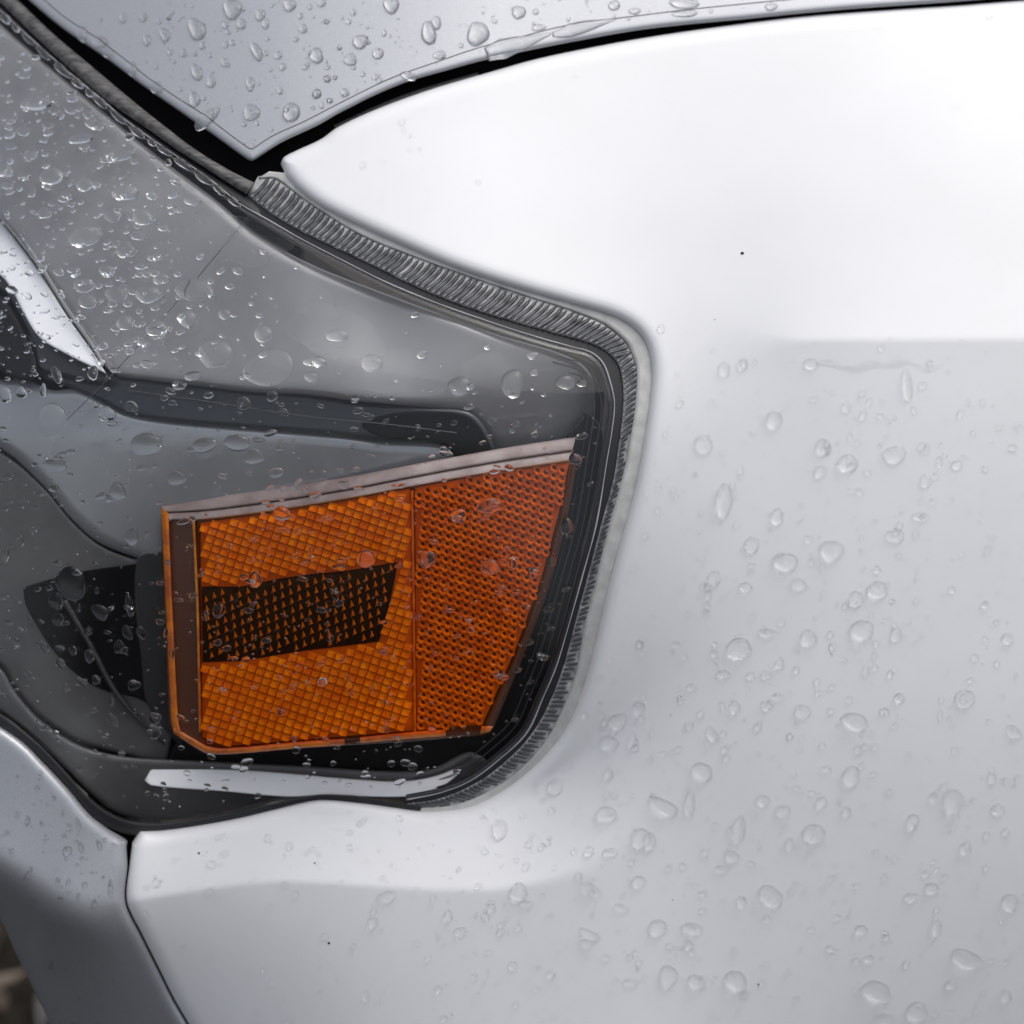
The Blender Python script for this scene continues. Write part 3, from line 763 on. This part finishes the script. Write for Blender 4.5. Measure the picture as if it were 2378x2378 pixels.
# prism shapes in tracing units (x right, y down) and metres proud of the bed
def cell_shape(kind, a, b):
    a = np.array(a, float); b = np.array(b, float)
    def at(u, v, h): q = a * u + b * v; return (q[0], q[1], h)
    if kind == 'block':       # a bright facet looking up and left, beside it one painted darker as shade
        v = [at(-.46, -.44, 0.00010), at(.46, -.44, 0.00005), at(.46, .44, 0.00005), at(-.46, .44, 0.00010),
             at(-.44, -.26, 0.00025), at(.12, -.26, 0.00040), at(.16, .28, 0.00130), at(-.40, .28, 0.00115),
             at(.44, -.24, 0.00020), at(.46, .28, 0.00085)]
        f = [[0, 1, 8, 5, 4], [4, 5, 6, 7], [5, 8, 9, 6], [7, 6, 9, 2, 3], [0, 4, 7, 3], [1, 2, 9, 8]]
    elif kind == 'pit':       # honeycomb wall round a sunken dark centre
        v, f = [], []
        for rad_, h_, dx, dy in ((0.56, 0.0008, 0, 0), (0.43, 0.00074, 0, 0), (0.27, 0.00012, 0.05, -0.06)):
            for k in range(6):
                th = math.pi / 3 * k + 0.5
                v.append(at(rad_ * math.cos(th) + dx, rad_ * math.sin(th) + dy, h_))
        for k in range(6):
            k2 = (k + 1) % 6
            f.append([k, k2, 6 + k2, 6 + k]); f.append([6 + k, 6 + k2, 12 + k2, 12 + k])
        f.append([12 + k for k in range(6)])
    else:                     # arrow: a three-sided spike lying on the black band
        v = [at(0.02, -0.42, 0.0001), at(0.30, 0.30, 0.0001), at(-0.24, 0.38, 0.0001), at(0.02, 0.22, 0.0008)]
        f = [[0, 1, 3], [1, 2, 3], [2, 0, 3]]
    return v, f

def cell_mesh(kind, a, b, ref):
    p, ex_, ey_, n = frame_at(*ref)
    v, f = cell_shape(kind, a, b)
    V = [ex_ * x + ey_ * y + n * h for x, y, h in v]
    me = mesh_from('prism', V, f)
    bm = bmesh.new(); bm.from_mesh(me)
    for fc in bm.faces:
        fc.normal_update()
        if fc.normal.dot(Vector(n)) < -0.05: fc.normal_flip()
    bm.to_mesh(me); bm.free()
    return me

def lattice(a, b, poly, ref, hole=None, margin=0):
    a = np.array(a, float); b = np.array(b, float); c = np.array(ref, float); r = []
    for i in range(-70, 71):
        for j in range(-70, 71):
            q = c + a * i + b * j
            if abs(q[0] - c[0]) > 600 or abs(q[1] - c[1]) > 500: continue
            r.append(q)
    r = np.array(r)
    ok = inside(poly, r) & (dist_poly(poly, r) > 5)
    if hole is not None: ok &= ~inside(hole, r) & (dist_poly(hole, r) > 8)
    if margin: ok &= dist_poly(poly, r) > margin
    r = r[ok]
    return r[np.lexsort((r[:, 0], r[:, 1]))]

LA, LB = (19.5, 6.6), (-5.6, 17.2)
RA, RB = (18.6, 6.0), (-1.8, 17.8)
BA, BB = (19.0, -8.2), (2.2, 21.5)
cells = []
for q in lattice(LA, LB, FIELD_L, (700, 1400), hole=BLACK): cells.append(('block', q))
for q in lattice(RA, RB, FIELD_R, (1120, 1400)): cells.append(('pit', q))
arrows = [('arrow', q) for q in lattice(BA, BB, BLACK, (700, 1430), margin=9)]
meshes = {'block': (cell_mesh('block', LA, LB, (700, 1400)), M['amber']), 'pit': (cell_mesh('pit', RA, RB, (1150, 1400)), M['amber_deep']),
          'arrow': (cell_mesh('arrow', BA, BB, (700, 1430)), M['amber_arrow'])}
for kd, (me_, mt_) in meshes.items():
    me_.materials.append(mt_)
    me_.materials.append(M['amber_shaded_facet'] if kd == 'block' else M['amber_pit'])
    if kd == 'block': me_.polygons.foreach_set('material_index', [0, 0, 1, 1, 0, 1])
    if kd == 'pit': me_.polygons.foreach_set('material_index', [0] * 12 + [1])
budget = 290
single = arrows + cells[:budget - len(arrows)]
rest = cells[budget - len(arrows):]
single_ids = 0
for kind, q in single:
    o = bpy.data.objects.new('prism', meshes[kind][0]); COL.objects.link(o)
    o.location = Vector(P(q[0], q[1], marker_w(q[0], q[1]) + (0.0006 if kind == 'arrow' else 0.0002)))
    set_parent(o, marker)
V_, F_, MI = [], [], []
for kind, q in rest:
    me_ = meshes[kind][0]; base = P(q[0], q[1], marker_w(q[0], q[1]) + 0.0002); k0 = len(V_)
    V_ += [base + np.array(v.co) for v in me_.vertices]
    for p_ in me_.polygons:
        F_.append([k0 + i for i in p_.vertices]); MI.append((0 if kind == 'block' else 2) + p_.material_index)
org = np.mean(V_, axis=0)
me = mesh_from('prism_field', V_, F_, org); [me.materials.append(M[k_]) for k_ in ('amber', 'amber_shaded_facet', 'amber_deep', 'amber_pit')]
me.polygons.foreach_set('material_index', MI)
o = link('prism_field', me, None, smooth=False); o.location = org; o['kind'] = 'stuff'; set_parent(o, marker)

cov = [(460, 1206), (620, 1186), (800, 1157), (958, 1128), (1140, 1095), (1327, 1066), (1332, 1080), (1308, 1185), (1264, 1350), (1204, 1514), (1130, 1690), (1118, 1697),
       (960, 1706), (700, 1726), (520, 1739), (478, 1730), (464, 1712)]
panel('amber_cover', spline(cov, step=8, closed=True, corners=(0, 5, 10, 16)), M['amber_cover'], marker, spacing=24, roll=6, depth=0.0016, wfun=mk(-0.0021))

# ------------------------------------------------------------------ rain drops
Z = {  # close-up tracing sheets: (x offset, y offset, scale)
    'a': (0, 0, .4141), 'b': (700, 0, .4141), 'c': (1500, 0, .4545), 'd': (0, 750, .4141), 'e': (700, 750, .4658),
    'f': (1500, 750, .4545), 'g': (1500, 1500, .4545), 'h': (750, 1500, .4545), 'i': (0, 1250, .2588), 'j': (350, 980, .3364), 'k': (900, 980, .3106), 'l': (0, 1550, .4286)}
HOOD = {'a': [(1305,50,110,115),(1105,165,90,140,20),(925,195,60,85,20),(825,225,45,70,15),(690,100,40,60),(805,95,45,55),(945,85,35,50),(1265,140,40,45),(1355,135,55,65),(1280,180,35,30),
 (1460,85,60,65),(1490,135,40,60),(1625,30,75,70),(1740,38,25,35),(1805,15,50,50),(1685,90,30,35),(1700,160,50,55),(1660,220,35,30),(1440,290,55,115,25),(1265,250,35,40),(1305,240,35,35),(1135,257,40,45),
 (1260,350,45,50),(1560,310,45,50),(1585,375,40,45),(1775,310,80,90),(955,292,30,40),(1030,297,35,50),(1180,310,30,30),(1095,300,25,35),(1105,405,65,95,20),(1185,460,55,65),(1405,470,50,85),(1570,505,40,50),
 (1635,630,95,115),(1410,630,95,100),(1520,390,25,25),(1835,440,40,45),(1880,435,25,30),(1780,525,50,50),(1850,565,35,30),(1905,268,30,30),(1830,120,30,30),(740,385,55,85),(880,490,70,70),(460,190,60,85),
 (560,235,95,65),(605,295,60,60),(1160,665,75,170,-50),(1090,560,65,85)],
 'b': [(505,30,90,95),(715,185,80,145,10),(755,130,60,80),(990,190,120,145),(1220,70,80,75),(330,235,85,85),(275,335,75,70),(430,300,70,60),(290,70,35,40),(230,100,20,25),(265,122,30,35),(145,122,28,28),(465,185,28,40),
 (215,268,30,28),(35,362,30,28),(85,527,50,55),(245,520,50,50),(775,310,75,50),(1330,155,80,40),(1755,30,65,60),(1870,62,70,40),(1315,65,35,35),(1085,120,35,25),(895,255,30,30),(345,415,30,35),(150,445,35,40),(190,435,22,25),(415,432,40,35),(160,565,35,30),(65,605,25,30),(115,590,25,45),(600,425,90,45,-20)],
 'c': [(195,18,155,50),(640,35,65,40),(200,70,130,35)]}
FEND = {'f': [(400,240,60,85),(495,215,50,65),(845,210,80,60),(1335,315,55,170),(1415,320,45,40),(860,390,45,30),(1110,475,40,50),(1145,400,35,40),(1025,430,50,60),(655,500,85,90),(905,635,80,85),(890,760,65,65),(1030,715,115,85),
 (1270,675,120,90),(1430,810,60,70),(1590,725,55,50),(1435,645,30,70),(1500,710,30,60),(295,620,95,100),(400,910,95,170),(670,990,65,80),(1095,865,40,40),(1405,990,95,40),(540,1135,75,85),(950,1165,120,110),(715,1220,135,90),(780,1335,80,60),
 (1275,1085,95,75),(1295,1185,35,35),(1185,1260,35,45),(1185,1365,110,90),(1075,1410,80,80),(350,1305,70,75),(510,1350,65,50),(540,1240,40,25),(830,1105,40,40),(850,1220,40,35),(905,1240,30,30),(910,1385,35,30),(625,1585,100,40),(830,1610,85,90),
 (1105,1570,120,110),(1280,1590,60,80),(1180,1640,35,40),(475,1665,140,110),(350,1690,40,40),(395,1795,80,40),(685,1740,45,65),(615,1800,60,45),(770,1770,35,35),(1125,1780,40,60),(1250,1795,35,45),(875,1830,40,35),(1850,1615,60,65),(1735,1440,50,40),
 (180,1350,30,50),(320,1390,35,50),(315,1450,30,45),(220,1485,25,35),(195,1705,35,50),(235,1860,50,35),(670,1910,60,35)],
 'g': [(1630,270,105,95),(1295,265,55,50),(615,305,65,55),(455,315,60,75),(800,335,85,70),(1070,385,140,85,-20),(340,450,50,90,30),(290,640,110,85,-30),(90,820,155,75,-30),(225,810,55,150),(475,940,70,150),(1050,665,95,100),(700,845,75,65),(600,790,65,60),
 (900,795,60,55),(860,960,115,105),(735,1015,55,60),(1025,850,50,60),(1570,795,110,125),(1470,775,45,55),(1800,835,75,60),(1770,675,45,70),(1365,900,60,90),(1635,1035,60,75),(440,1075,85,55,-25),(385,1140,65,40),(20,1000,70,90),(640,1280,135,100,-40),(1460,1240,75,60),
 (1355,1285,70,50),(1860,1310,75,100),(490,1310,45,70),(60,1440,105,80),(240,1445,110,60),(220,1530,50,45),(1100,1450,65,50),(1140,1600,60,40),(1485,1440,55,90),(1640,1600,175,90,-22),(115,1690,100,115),(260,1715,95,70,-25),(460,1710,120,95,-20),(1180,1765,165,100,-15),
 (1385,1870,115,100),(1215,1910,120,60),(1560,1730,60,50),(1840,1790,60,70),(1880,440,95,55,-35),(1505,355,25,60)],
 'h': [(1615,320,60,70),(1510,385,90,85),(1465,495,90,75),(1585,480,40,80),(1190,720,80,90),(1460,655,50,60),(1450,860,110,80),(905,940,75,110),(1625,985,110,100),(1470,1055,80,45),(1360,1050,50,60),(1000,1255,95,90),(1040,1320,70,40),(1615,1205,75,60),
 (1365,1245,120,60,-25),(1525,1340,80,40,-20),(860,1340,45,50),(640,1380,45,60),(705,1460,70,45),(910,1425,35,35),(1000,1440,40,40),(255,1415,50,60),(1365,1475,110,40,-25),(1345,1520,70,45),(1445,1595,50,35),(970,1635,50,45),(480,1520,40,30),(1570,1720,80,40),(220,1790,30,60),(590,1755,35,40),(330,1280,100,55)]}
LENS = {'a': [(205,580,180,75,4),(130,735,75,55),(455,775,140,55,10),(670,870,160,75,15),(290,990,130,100,20),(475,1035,95,75,15),(705,1080,150,90,10),(850,1095,60,50),(250,1195,80,60),(630,1210,90,75),(800,1215,120,95),(480,1325,205,105,15),(705,1400,120,85),(775,1320,90,50),
 (600,1520,90,70),(470,1600,115,85),(650,1650,130,85),(490,1690,100,80),(830,1650,150,100),(1090,1625,210,130,-8),(905,1560,90,60),(700,1810,90,85),(880,1840,120,90),(1055,1790,110,100),(1260,1760,70,60),(1475,1870,100,90),(1080,1125,100,45),(540,700,130,55),(60,820,60,40),(170,870,80,50),
 (60,680,50,30),(270,700,70,40),(445,610,45,28),(315,625,45,30),(140,420,80,40),(405,550,70,45),(30,960,90,70)],
 'd': [(1205,170,185,160),(1510,255,300,190,20),(1770,215,130,60),(1745,300,80,55),(1080,295,100,45),(735,470,80,60),(1365,450,80,75),(1525,410,65,60),(1590,500,55,45),(290,550,160,200),(820,680,180,130),(1145,685,140,80,10),(1330,670,150,95),(1425,750,110,90),(990,870,100,90),(660,945,85,105,20),
 (1550,840,80,60),(310,800,130,75),(30,400,65,90),(120,390,55,70),(240,375,32,70),(520,280,55,80),(315,290,50,100,20),(600,510,100,80),(1000,350,70,50),(740,1200,75,90),(110,1225,45,75),(30,1305,35,80),(395,1460,170,190,30)],
 'i': [(500,565,125,160,20),(520,730,100,115),(440,445,60,60),(895,660,125,170,50),(1160,610,70,210,10),(1140,850,70,150,25),(1265,850,75,130,20),(1065,975,95,120,-10),(800,1060,90,130,10),(655,1010,65,90,20),(860,1275,80,90),(705,630,45,80),(865,470,45,70),(965,845,75,40),(795,810,45,45),
 (545,1120,70,100,25),(590,1340,55,80),(1000,1465,50,80),(1025,1640,60,115,30),(1390,1620,120,110),(1385,1740,110,130,35),(400,980,60,95,30),(140,940,60,90),(1200,1320,120,95),(1540,1040,45,90),(1485,850,45,90)],
 'j': [(1485,945,130,125),(720,1090,90,110),(905,630,120,100),(815,890,36,85,-10),(1105,910,36,115,10),(1275,1190,50,100),(470,1300,90,110),(1330,430,80,70),(1020,430,55,85,-20),(1370,1820,45,180,15),(1000,1710,36,75,-25)],
 'k': [(295,1025,140,140),(770,1085,140,130),(760,630,195,125),(530,705,130,110),(1405,275,100,90),(930,50,50,70),(940,1060,70,90),(1095,1130,90,90),(1230,1030,60,110),(1340,780,100,130)],
 'e': [(1055,300,120,140),(1320,295,100,70),(1160,245,45,35),(945,490,30,40),(1055,525,30,50),(1165,555,35,35),(350,200,110,85),(790,315,120,95),(1155,160,60,40),(90,195,60,50),(180,60,110,60)]}
BUMP = {'l': [(365,995,50,60),(440,975,28,70,12),(540,965,28,65,10),(425,850,24,70,15),(600,1200,28,100,4),(510,1280,26,50),(460,1180,30,40),(425,1240,24,40),(370,1160,24,40),(315,1160,22,50),(150,1130,28,120,-25),(150,830,26,60),(95,800,22,40),(220,580,20,60),(560,1140,16,30),(340,790,20,40)]}

def drop_geo(cx, cy, w, h, ang, height, drop0, sink=0.0004, rings=7, seg=22, rnd=random, wob=1.0):
    """One drop: domed cap on the bodywork, wavy outline, closed below. Returns verts (world), faces."""
    ang = math.radians(ang); ca, sa = math.cos(ang), -math.sin(ang)
    n = skin_normal(cx, cy)
    p2, p3, p5 = [rnd.uniform(0, 6.28) for _ in range(3)]
    a2, a3, a5 = wob * rnd.uniform(0, .07), wob * rnd.uniform(0.01, .09) * min(1, 2 / wob), wob * rnd.uniform(0, .03)
    tail = rnd.uniform(-0.12, 0.12)
    verts, faces, base = [], [], []
    sx, sy = rnd.uniform(-.12, .12), rnd.uniform(0.0, .16)      # crown slumps downhill
    for i in range(1, rings + 1):
        r = math.sin(0.5 * math.pi * i / rings)
        for k in range(seg):
            th = 2 * math.pi * k / seg
            o_ = 1 + a2 * math.cos(2 * th + p2) + a3 * math.cos(3 * th + p3) + a5 * math.cos(5 * th + p5)
            x = 0.5 * w * r * math.cos(th) * o_; y = 0.5 * h * r * math.sin(th) * o_
            x *= 1 + tail * (2 * y / max(h, 1e-6))
            x += sx * 0.5 * w * (1 - r * r) * 0.5; y += sy * 0.5 * h * (1 - r * r)
            X = cx + ca * x - sa * y; Y = cy + sa * x + ca * y
            hh = height * (max(0.0, 1 - r * r)) ** 0.62
            base.append(P(X, Y, skin(X, Y) - drop0)); verts.append(base[-1] + n * (hh if i < rings else 0.0))
    X, Y = cx + ca * sx * .25 * w - sa * sy * .5 * h, cy + sa * sx * .25 * w + ca * sy * .5 * h
    verts.append(P(X, Y, skin(X, Y) - drop0) + n * height); top = len(verts) - 1
    b0 = len(verts)
    for i in range(rings):
        for k in range(seg):
            verts.append(base[i * seg + k] - n * sink)
    verts.append(P(X, Y, skin(X, Y) - drop0) - n * sink); bot = len(verts) - 1
    for k in range(seg):
        k2 = (k + 1) % seg
        faces.append([top, k, k2]); faces.append([bot, b0 + k2, b0 + k])
        for i in range(rings - 1):
            faces.append([i*seg+k, (i+1)*seg+k, (i+1)*seg+k2, i*seg+k2])
            faces.append([b0+i*seg+k, b0+i*seg+k2, b0+(i+1)*seg+k2, b0+(i+1)*seg+k])
        faces.append([(rings-1)*seg+k, b0+(rings-1)*seg+k, b0+(rings-1)*seg+k2, (rings-1)*seg+k2])
    return verts, faces

def finish_drop(name, verts, faces, label, group=None, kind=None, cat='droplet', mat='water'):
    org = np.mean(verts, axis=0)
    me = mesh_from(name, verts, faces, org)
    bm = bmesh.new(); bm.from_mesh(me); bmesh.ops.recalc_face_normals(bm, faces=bm.faces); bm.to_mesh(me); bm.free()
    o = link(name, me, M[mat]); o.location = org
    o['label'] = label; o['category'] = cat
    if group: o['group'] = group
    if kind: o['kind'] = kind
    return o

PANELS = {'hood': (HOOD, 0.0, 0.30, 'clear rain droplet beaded on the silver hood', 'rain droplets on the hood'),
          'fender': (FEND, 0.0, 0.40, 'clear rain droplet clinging to the white fender', 'rain droplets on the fender'),
          'lens': (LENS, LENS_DROP, 0.32, 'clear rain droplet on the headlight lens', 'rain droplets on the headlight lens'),
          'bumper': (BUMP, 0.0, 0.28, 'small rain droplet running down the silver bumper', 'rain droplets on the bumper')}
def size_word(s_):
    return 'tiny' if s_ < 17 else 'small' if s_ < 27 else 'mid-sized' if s_ < 40 else 'large'
def shape_word(w, h, ang):
    r = max(w, h) / min(w, h)
    if r < 1.3: return 'round'
    long_ang = (ang if w > h else ang + 90) % 180
    if 20 < long_ang < 70 or 110 < long_ang < 160: return 'slanting'
    return 'upright long' if 70 <= long_ang <= 110 else 'flat wide'
def place_word(pn, x, y):
    if pn == 'hood':
        if x < 330: return 'on the silver hood above the weatherstrip'
        if x < 640 and y > 190: return 'on the pointed tip of the silver hood'
        if y > -0.26 * x + 395: return 'between the film line and hood edge'
        return 'on the silver hood inside the film line'
    if pn == 'fender':
        if y < 760: return 'on the white fender above its shoulder fold'
        if x < 1660 and y < 1900: return 'on the white fender beside the headlight rim'
        if y > np.interp(x, LIP_X, LIP_Y): return 'on the white fender below the lamp lip fold'
        if y < 1150: return 'on the white fender just under its shoulder fold'
        return 'on the flat side of the white fender'
    if pn == 'lens':
        if inside(FIELD_R, np.array([[x, y]]))[0]: return 'on the lens over the darker honeycomb amber field'
        if inside(BLACK, np.array([[x, y]]))[0]: return 'on the lens over the black prism band'
        if inside(FIELD_L, np.array([[x, y]]))[0]: return 'on the lens over the brighter amber field'
        if x < 380 and y > 1290: return 'on the lens over the black pocket'
        if x < 260 and y > np.interp(x, [0, 260], [512, 880]): return 'on the lens below the white blade tip'
        if y > 880 and x < 1060: return 'on the lens between groove and amber marker'
        if x < 420: return 'on the upper lens beside the white blade'
        return 'on the upper lens over the grey shelf'
    return 'running down the silver bumper'
alld = []
for pn, (sheets, d0, hk, label, group) in PANELS.items():
    for z, items in sheets.items():
        ox, oy, sc_ = Z[z]
        for it in items:
            x, y, w, h = it[:4]; ang = it[4] if len(it) > 4 else random.uniform(-8, 8)
            alld.append((pn, ox + x * sc_, oy + y * sc_, w * sc_, h * sc_, ang))
alld.sort(key=lambda d: -d[3] * d[4])
spill = {pn: [] for pn in PANELS}
for i, (pn, x, y, w, h, ang) in enumerate(alld):
    sheets, d0, hk, label, group = PANELS[pn]
    s_ = min(w, h) * 0.75 + max(w, h) * 0.25
    kk = hk * random.uniform(0.75, 1.15)
    if pn == 'lens' and s_ > 60: kk *= 0.55
    if pn == 'lens' and x > 560 and y < 1000: kk *= 0.7
    if i >= 280:
        spill[pn].append(drop_geo(x, y, w, h, ang, s_ * K * kk, d0, sink=0.00025 if pn == 'lens' else 0.0004, rings=5, seg=14)); continue
    v, f = drop_geo(x, y, w, h, ang, s_ * K * kk, d0, sink=(0.00034 if s_ < 30 else 0.00028 if s_ < 42 else 0.00010) if pn == 'lens' else 0.0004)
    lab = '%s %s raindrop %s' % (size_word(s_), shape_word(w, h, ang), place_word(pn, x, y))
    finish_drop('water_droplet', v, f, lab, lab.split(' ', 1)[1].replace('raindrop', 'raindrops'), mat='water_paint' if pn == 'fender' else 'water')
print('droplets', len(alld))

# thin films of water spread over the lens
for (x, y, w, h, ang, where) in [(780, 772, 230, 120, -18, 'below the ribbed rim on the upper lens'), (905, 865, 130, 90, 10, 'over the grey shelf above the groove hook'), (575, 555, 190, 110, -25, 'beside the bezel seam on the upper lens'),
                                 (1130, 870, 120, 105, 0, 'over the right end of the grey shelf'), (690, 690, 210, 80, -20, 'along the rim shadow on the upper lens'), (700, 1085, 220, 80, 8, 'over the grey panel above the amber marker'),
                                 (1285, 985, 130, 60, 12, 'above the top right corner of the amber marker'), (330, 1080, 170, 90, -8, 'over the grey panel left of the marker')]:
    v, f = drop_geo(x, y, w, h, ang, 0.00006, LENS_DROP, sink=0.00002, rings=9, seg=48, wob=3.2)
    finish_drop('water_film', v, f, 'thin irregular water film ' + where, cat='water film', mat='water_paint')

# special runs of water
def run(pts, widths, height, d0, label, name='water_run'):
    c = spline(pts, step=5); n = len(c); wd = np.interp(np.linspace(0, 1, n), np.linspace(0, 1, len(widths)), widths)
    tg = np.gradient(c, axis=0); tg /= np.linalg.norm(tg, axis=1)[:, None]; nn = np.c_[-tg[:, 1], tg[:, 0]]
    prof = np.linspace(-1, 1, 11); verts = []; faces = []
    for i in range(n):
        nv = skin_normal(c[i, 0], c[i, 1])
        for u in prof:
            q = c[i] + nn[i] * u * wd[i] * 0.5
            e_ = min(1.0, (i + 0.5) / 3, (n - i - 0.5) / 3)
            verts.append(P(q[0], q[1], skin(q[0], q[1]) - d0) + nv * (height * (wd[i] / max(widths)) * e_ * (1 - u * u) ** 0.6))
    m_ = len(prof); b0 = len(verts)
    for i in range(n):
        nv = skin_normal(c[i, 0], c[i, 1])
        for k_ in (0, m_ - 1): verts.append(verts[i * m_ + k_] - nv * 0.0004)
    for i in range(n - 1):
        for k_ in range(m_ - 1): faces.append([i*m_+k_, i*m_+k_+1, (i+1)*m_+k_+1, (i+1)*m_+k_])
        faces.append([b0+2*i, b0+2*i+1, b0+2*i+3, b0+2*i+2])
        faces.append([i*m_, (i+1)*m_, b0+2*i+2, b0+2*i]); faces.append([i*m_+m_-1, b0+2*i+1, b0+2*i+3, (i+1)*m_+m_-1])
    faces.append(list(range(m_)) + [b0 + 1, b0]); faces.append([(n-1)*m_+k_ for k_ in range(m_)][::-1] + [b0+2*(n-1), b0+2*(n-1)+1])
    return finish_drop(name, verts, faces, label, cat='water', mat='water_paint' if 'fender' in label else 'water')
run([(1130, 126), (1150, 118), (1180, 108), (1230, 94), (1280, 78)], [30, 48, 34, 20, 5], 0.0016, 0.0, 'long teardrop of water about to spill over the hood edge')
run([(1283, 80), (1300, 78), (1340, 66), (1390, 54), (1430, 44)], [12, 32, 30, 16, 4], 0.0010, 0.0, 'smooth tongue of water lying along the film line on the hood')
run([(1895, 846), (1920, 842), (1950, 850), (1990, 858), (2020, 846), (2060, 850), (2110, 842), (2150, 858), (2190, 848)], [10, 20, 16, 24, 14, 20, 12, 18, 6], 0.00022, 0.0, 'wavy ridge of water hanging under the fender shoulder fold')

# beads caught along the front edge of the lens
le = spline([(0, 24), (83, 99), (153, 162), (232, 228), (306, 290), (389, 348), (489, 418), (556, 470)])
d_ = np.r_[0, np.cumsum(np.linalg.norm(np.diff(le, axis=0), axis=1))]
s = 6.0
while s < d_[-1] - 20:
    L = random.uniform(22, 58); wv = random.uniform(11, 19)
    c = np.array([np.interp(s + L / 2, d_, le[:, 0]), np.interp(s + L / 2, d_, le[:, 1])])
    c2 = np.array([np.interp(s + L / 2 + 5, d_, le[:, 0]), np.interp(s + L / 2 + 5, d_, le[:, 1])])
    ang = -math.degrees(math.atan2(c2[1] - c[1], c2[0] - c[0]))
    v, f = drop_geo(c[0] - 3, c[1] + 5, L, wv, ang, wv * K * 0.45, LENS_DROP, sink=0.0003, seg=18, rings=6)
    finish_drop('water_bead', v, f, 'elongated water bead caught along the upper lens edge', 'water beads along the lens edge')
    s += L * random.uniform(1.0, 1.25)

# fine spray, too small to count
def spray(pn, label, region, hole, n, smin, smax, d0, hk, dens=None, stretch=(1, 1), seed=1):
    rnd = random.Random(seed); V, F = [], []
    reg = np.asarray(region, float); x0, y0 = reg.min(0); x1, y1 = reg.max(0)
    x0, y0, x1, y1 = max(x0, -60), max(y0, -60), min(x1, 2440), min(y1, 2440)
    cand = np.array([(rnd.uniform(x0, x1), rnd.uniform(y0, y1)) for _ in range(n * 6)])
    ok = inside(reg, cand)
    for hpoly in hole: ok &= ~inside(hpoly, cand)
    cand = cand[ok]
    dd = dist_poly(reg, cand) if len(cand) else []
    k = 0
    for (x, y), e_ in zip(cand, dd):
        if k >= n: break
        if e_ < 22: continue
        if dens is not None and rnd.random() > dens(x, y): continue
        s_ = smin + (smax - smin) * rnd.random() ** 3
        v, f = drop_geo(x, y, s_ * rnd.uniform(.8, 1.3) * stretch[0], s_ * rnd.uniform(.8, 1.3) * stretch[1], rnd.uniform(-25, 25), s_ * K * hk, d0, sink=0.0004, rings=3, seg=9, rnd=rnd)
        k0 = len(V); V += v; F += [[k0 + i for i in q] for q in f]; k += 1
    for v, f in spill[pn]:
        k0 = len(V); V += v; F += [[k0 + i for i in q] for q in f]
    return finish_drop('fine_spray', V, F, label, kind='stuff', cat='droplets', mat='water_paint' if pn == 'fender' else 'water')
spray('hood', 'fine rain spray on the silver hood', ho, [], 260, 4, 13, 0.0, 0.3, seed=11)
spray('fender', 'fine rain spray on the white fender', fo, [], 1500, 5, 19, 0.0, 0.34,
      dens=lambda x, y: 0.04 if y < 760 and x > 1000 else (0.3 if y < 900 else (0.35 if y > 2080 and x < 1000 else 1.0)), seed=12)
spray('lens', 'fine rain spray on the headlight lens', lens_o, [], 1600, 4, 19, LENS_DROP, 0.36,
      dens=lambda x, y: (1.0 if x < 420 and y < 880 else 0.30 if y < 880 else 0.38) * (0.25 if (x > 640 and y < 900) else 1), stretch=(1.35, 0.8), seed=13)
spray('bumper', 'fine rain spray on the silver bumper', bo, [], 160, 4, 11, 0.0, 0.28, seed=14)

# dirt specks
for (x, y, s_) in [(1724, 588, 9), (1660, 742, 3), (462, 1981, 6), (480, 1979, 3), (731, 2004, 5), (764, 2190, 7), (1762, 2286, 5), (1562, 2090, 3)]:
    n = skin_normal(x, y); c = P(x, y, skin(x, y)); verts = []; faces = []
    a = np.cross(n, [0, 0, 1]); a /= np.linalg.norm(a); b = np.cross(n, a)
    for lev, (r, h) in enumerate([(1.0, -0.2), (0.85, 0.35), (0.4, 0.6)]):
        for k in range(8):
            th = math.pi / 4 * k; q = s_ * K * 0.5 * r * random.uniform(0.7, 1.2)
            verts.append(c + a * q * math.cos(th) + b * q * math.sin(th) + n * h * s_ * K * 0.4)
    for lev in range(2):
        for k in range(8):
            k2 = (k + 1) % 8; faces.append([lev*8+k, lev*8+k2, (lev+1)*8+k2, (lev+1)*8+k])
    faces.append([16 + k for k in range(8)]); faces.append([k for k in range(8)][::-1])
    me = mesh_from('dirt_speck', verts, faces, c); o = link('dirt_speck', me, M['speck']); o.location = c
    o['label'] = 'tiny black dirt speck stuck to the white fender'; o['category'] = 'dirt speck'; o['group'] = 'dirt specks on the fender'
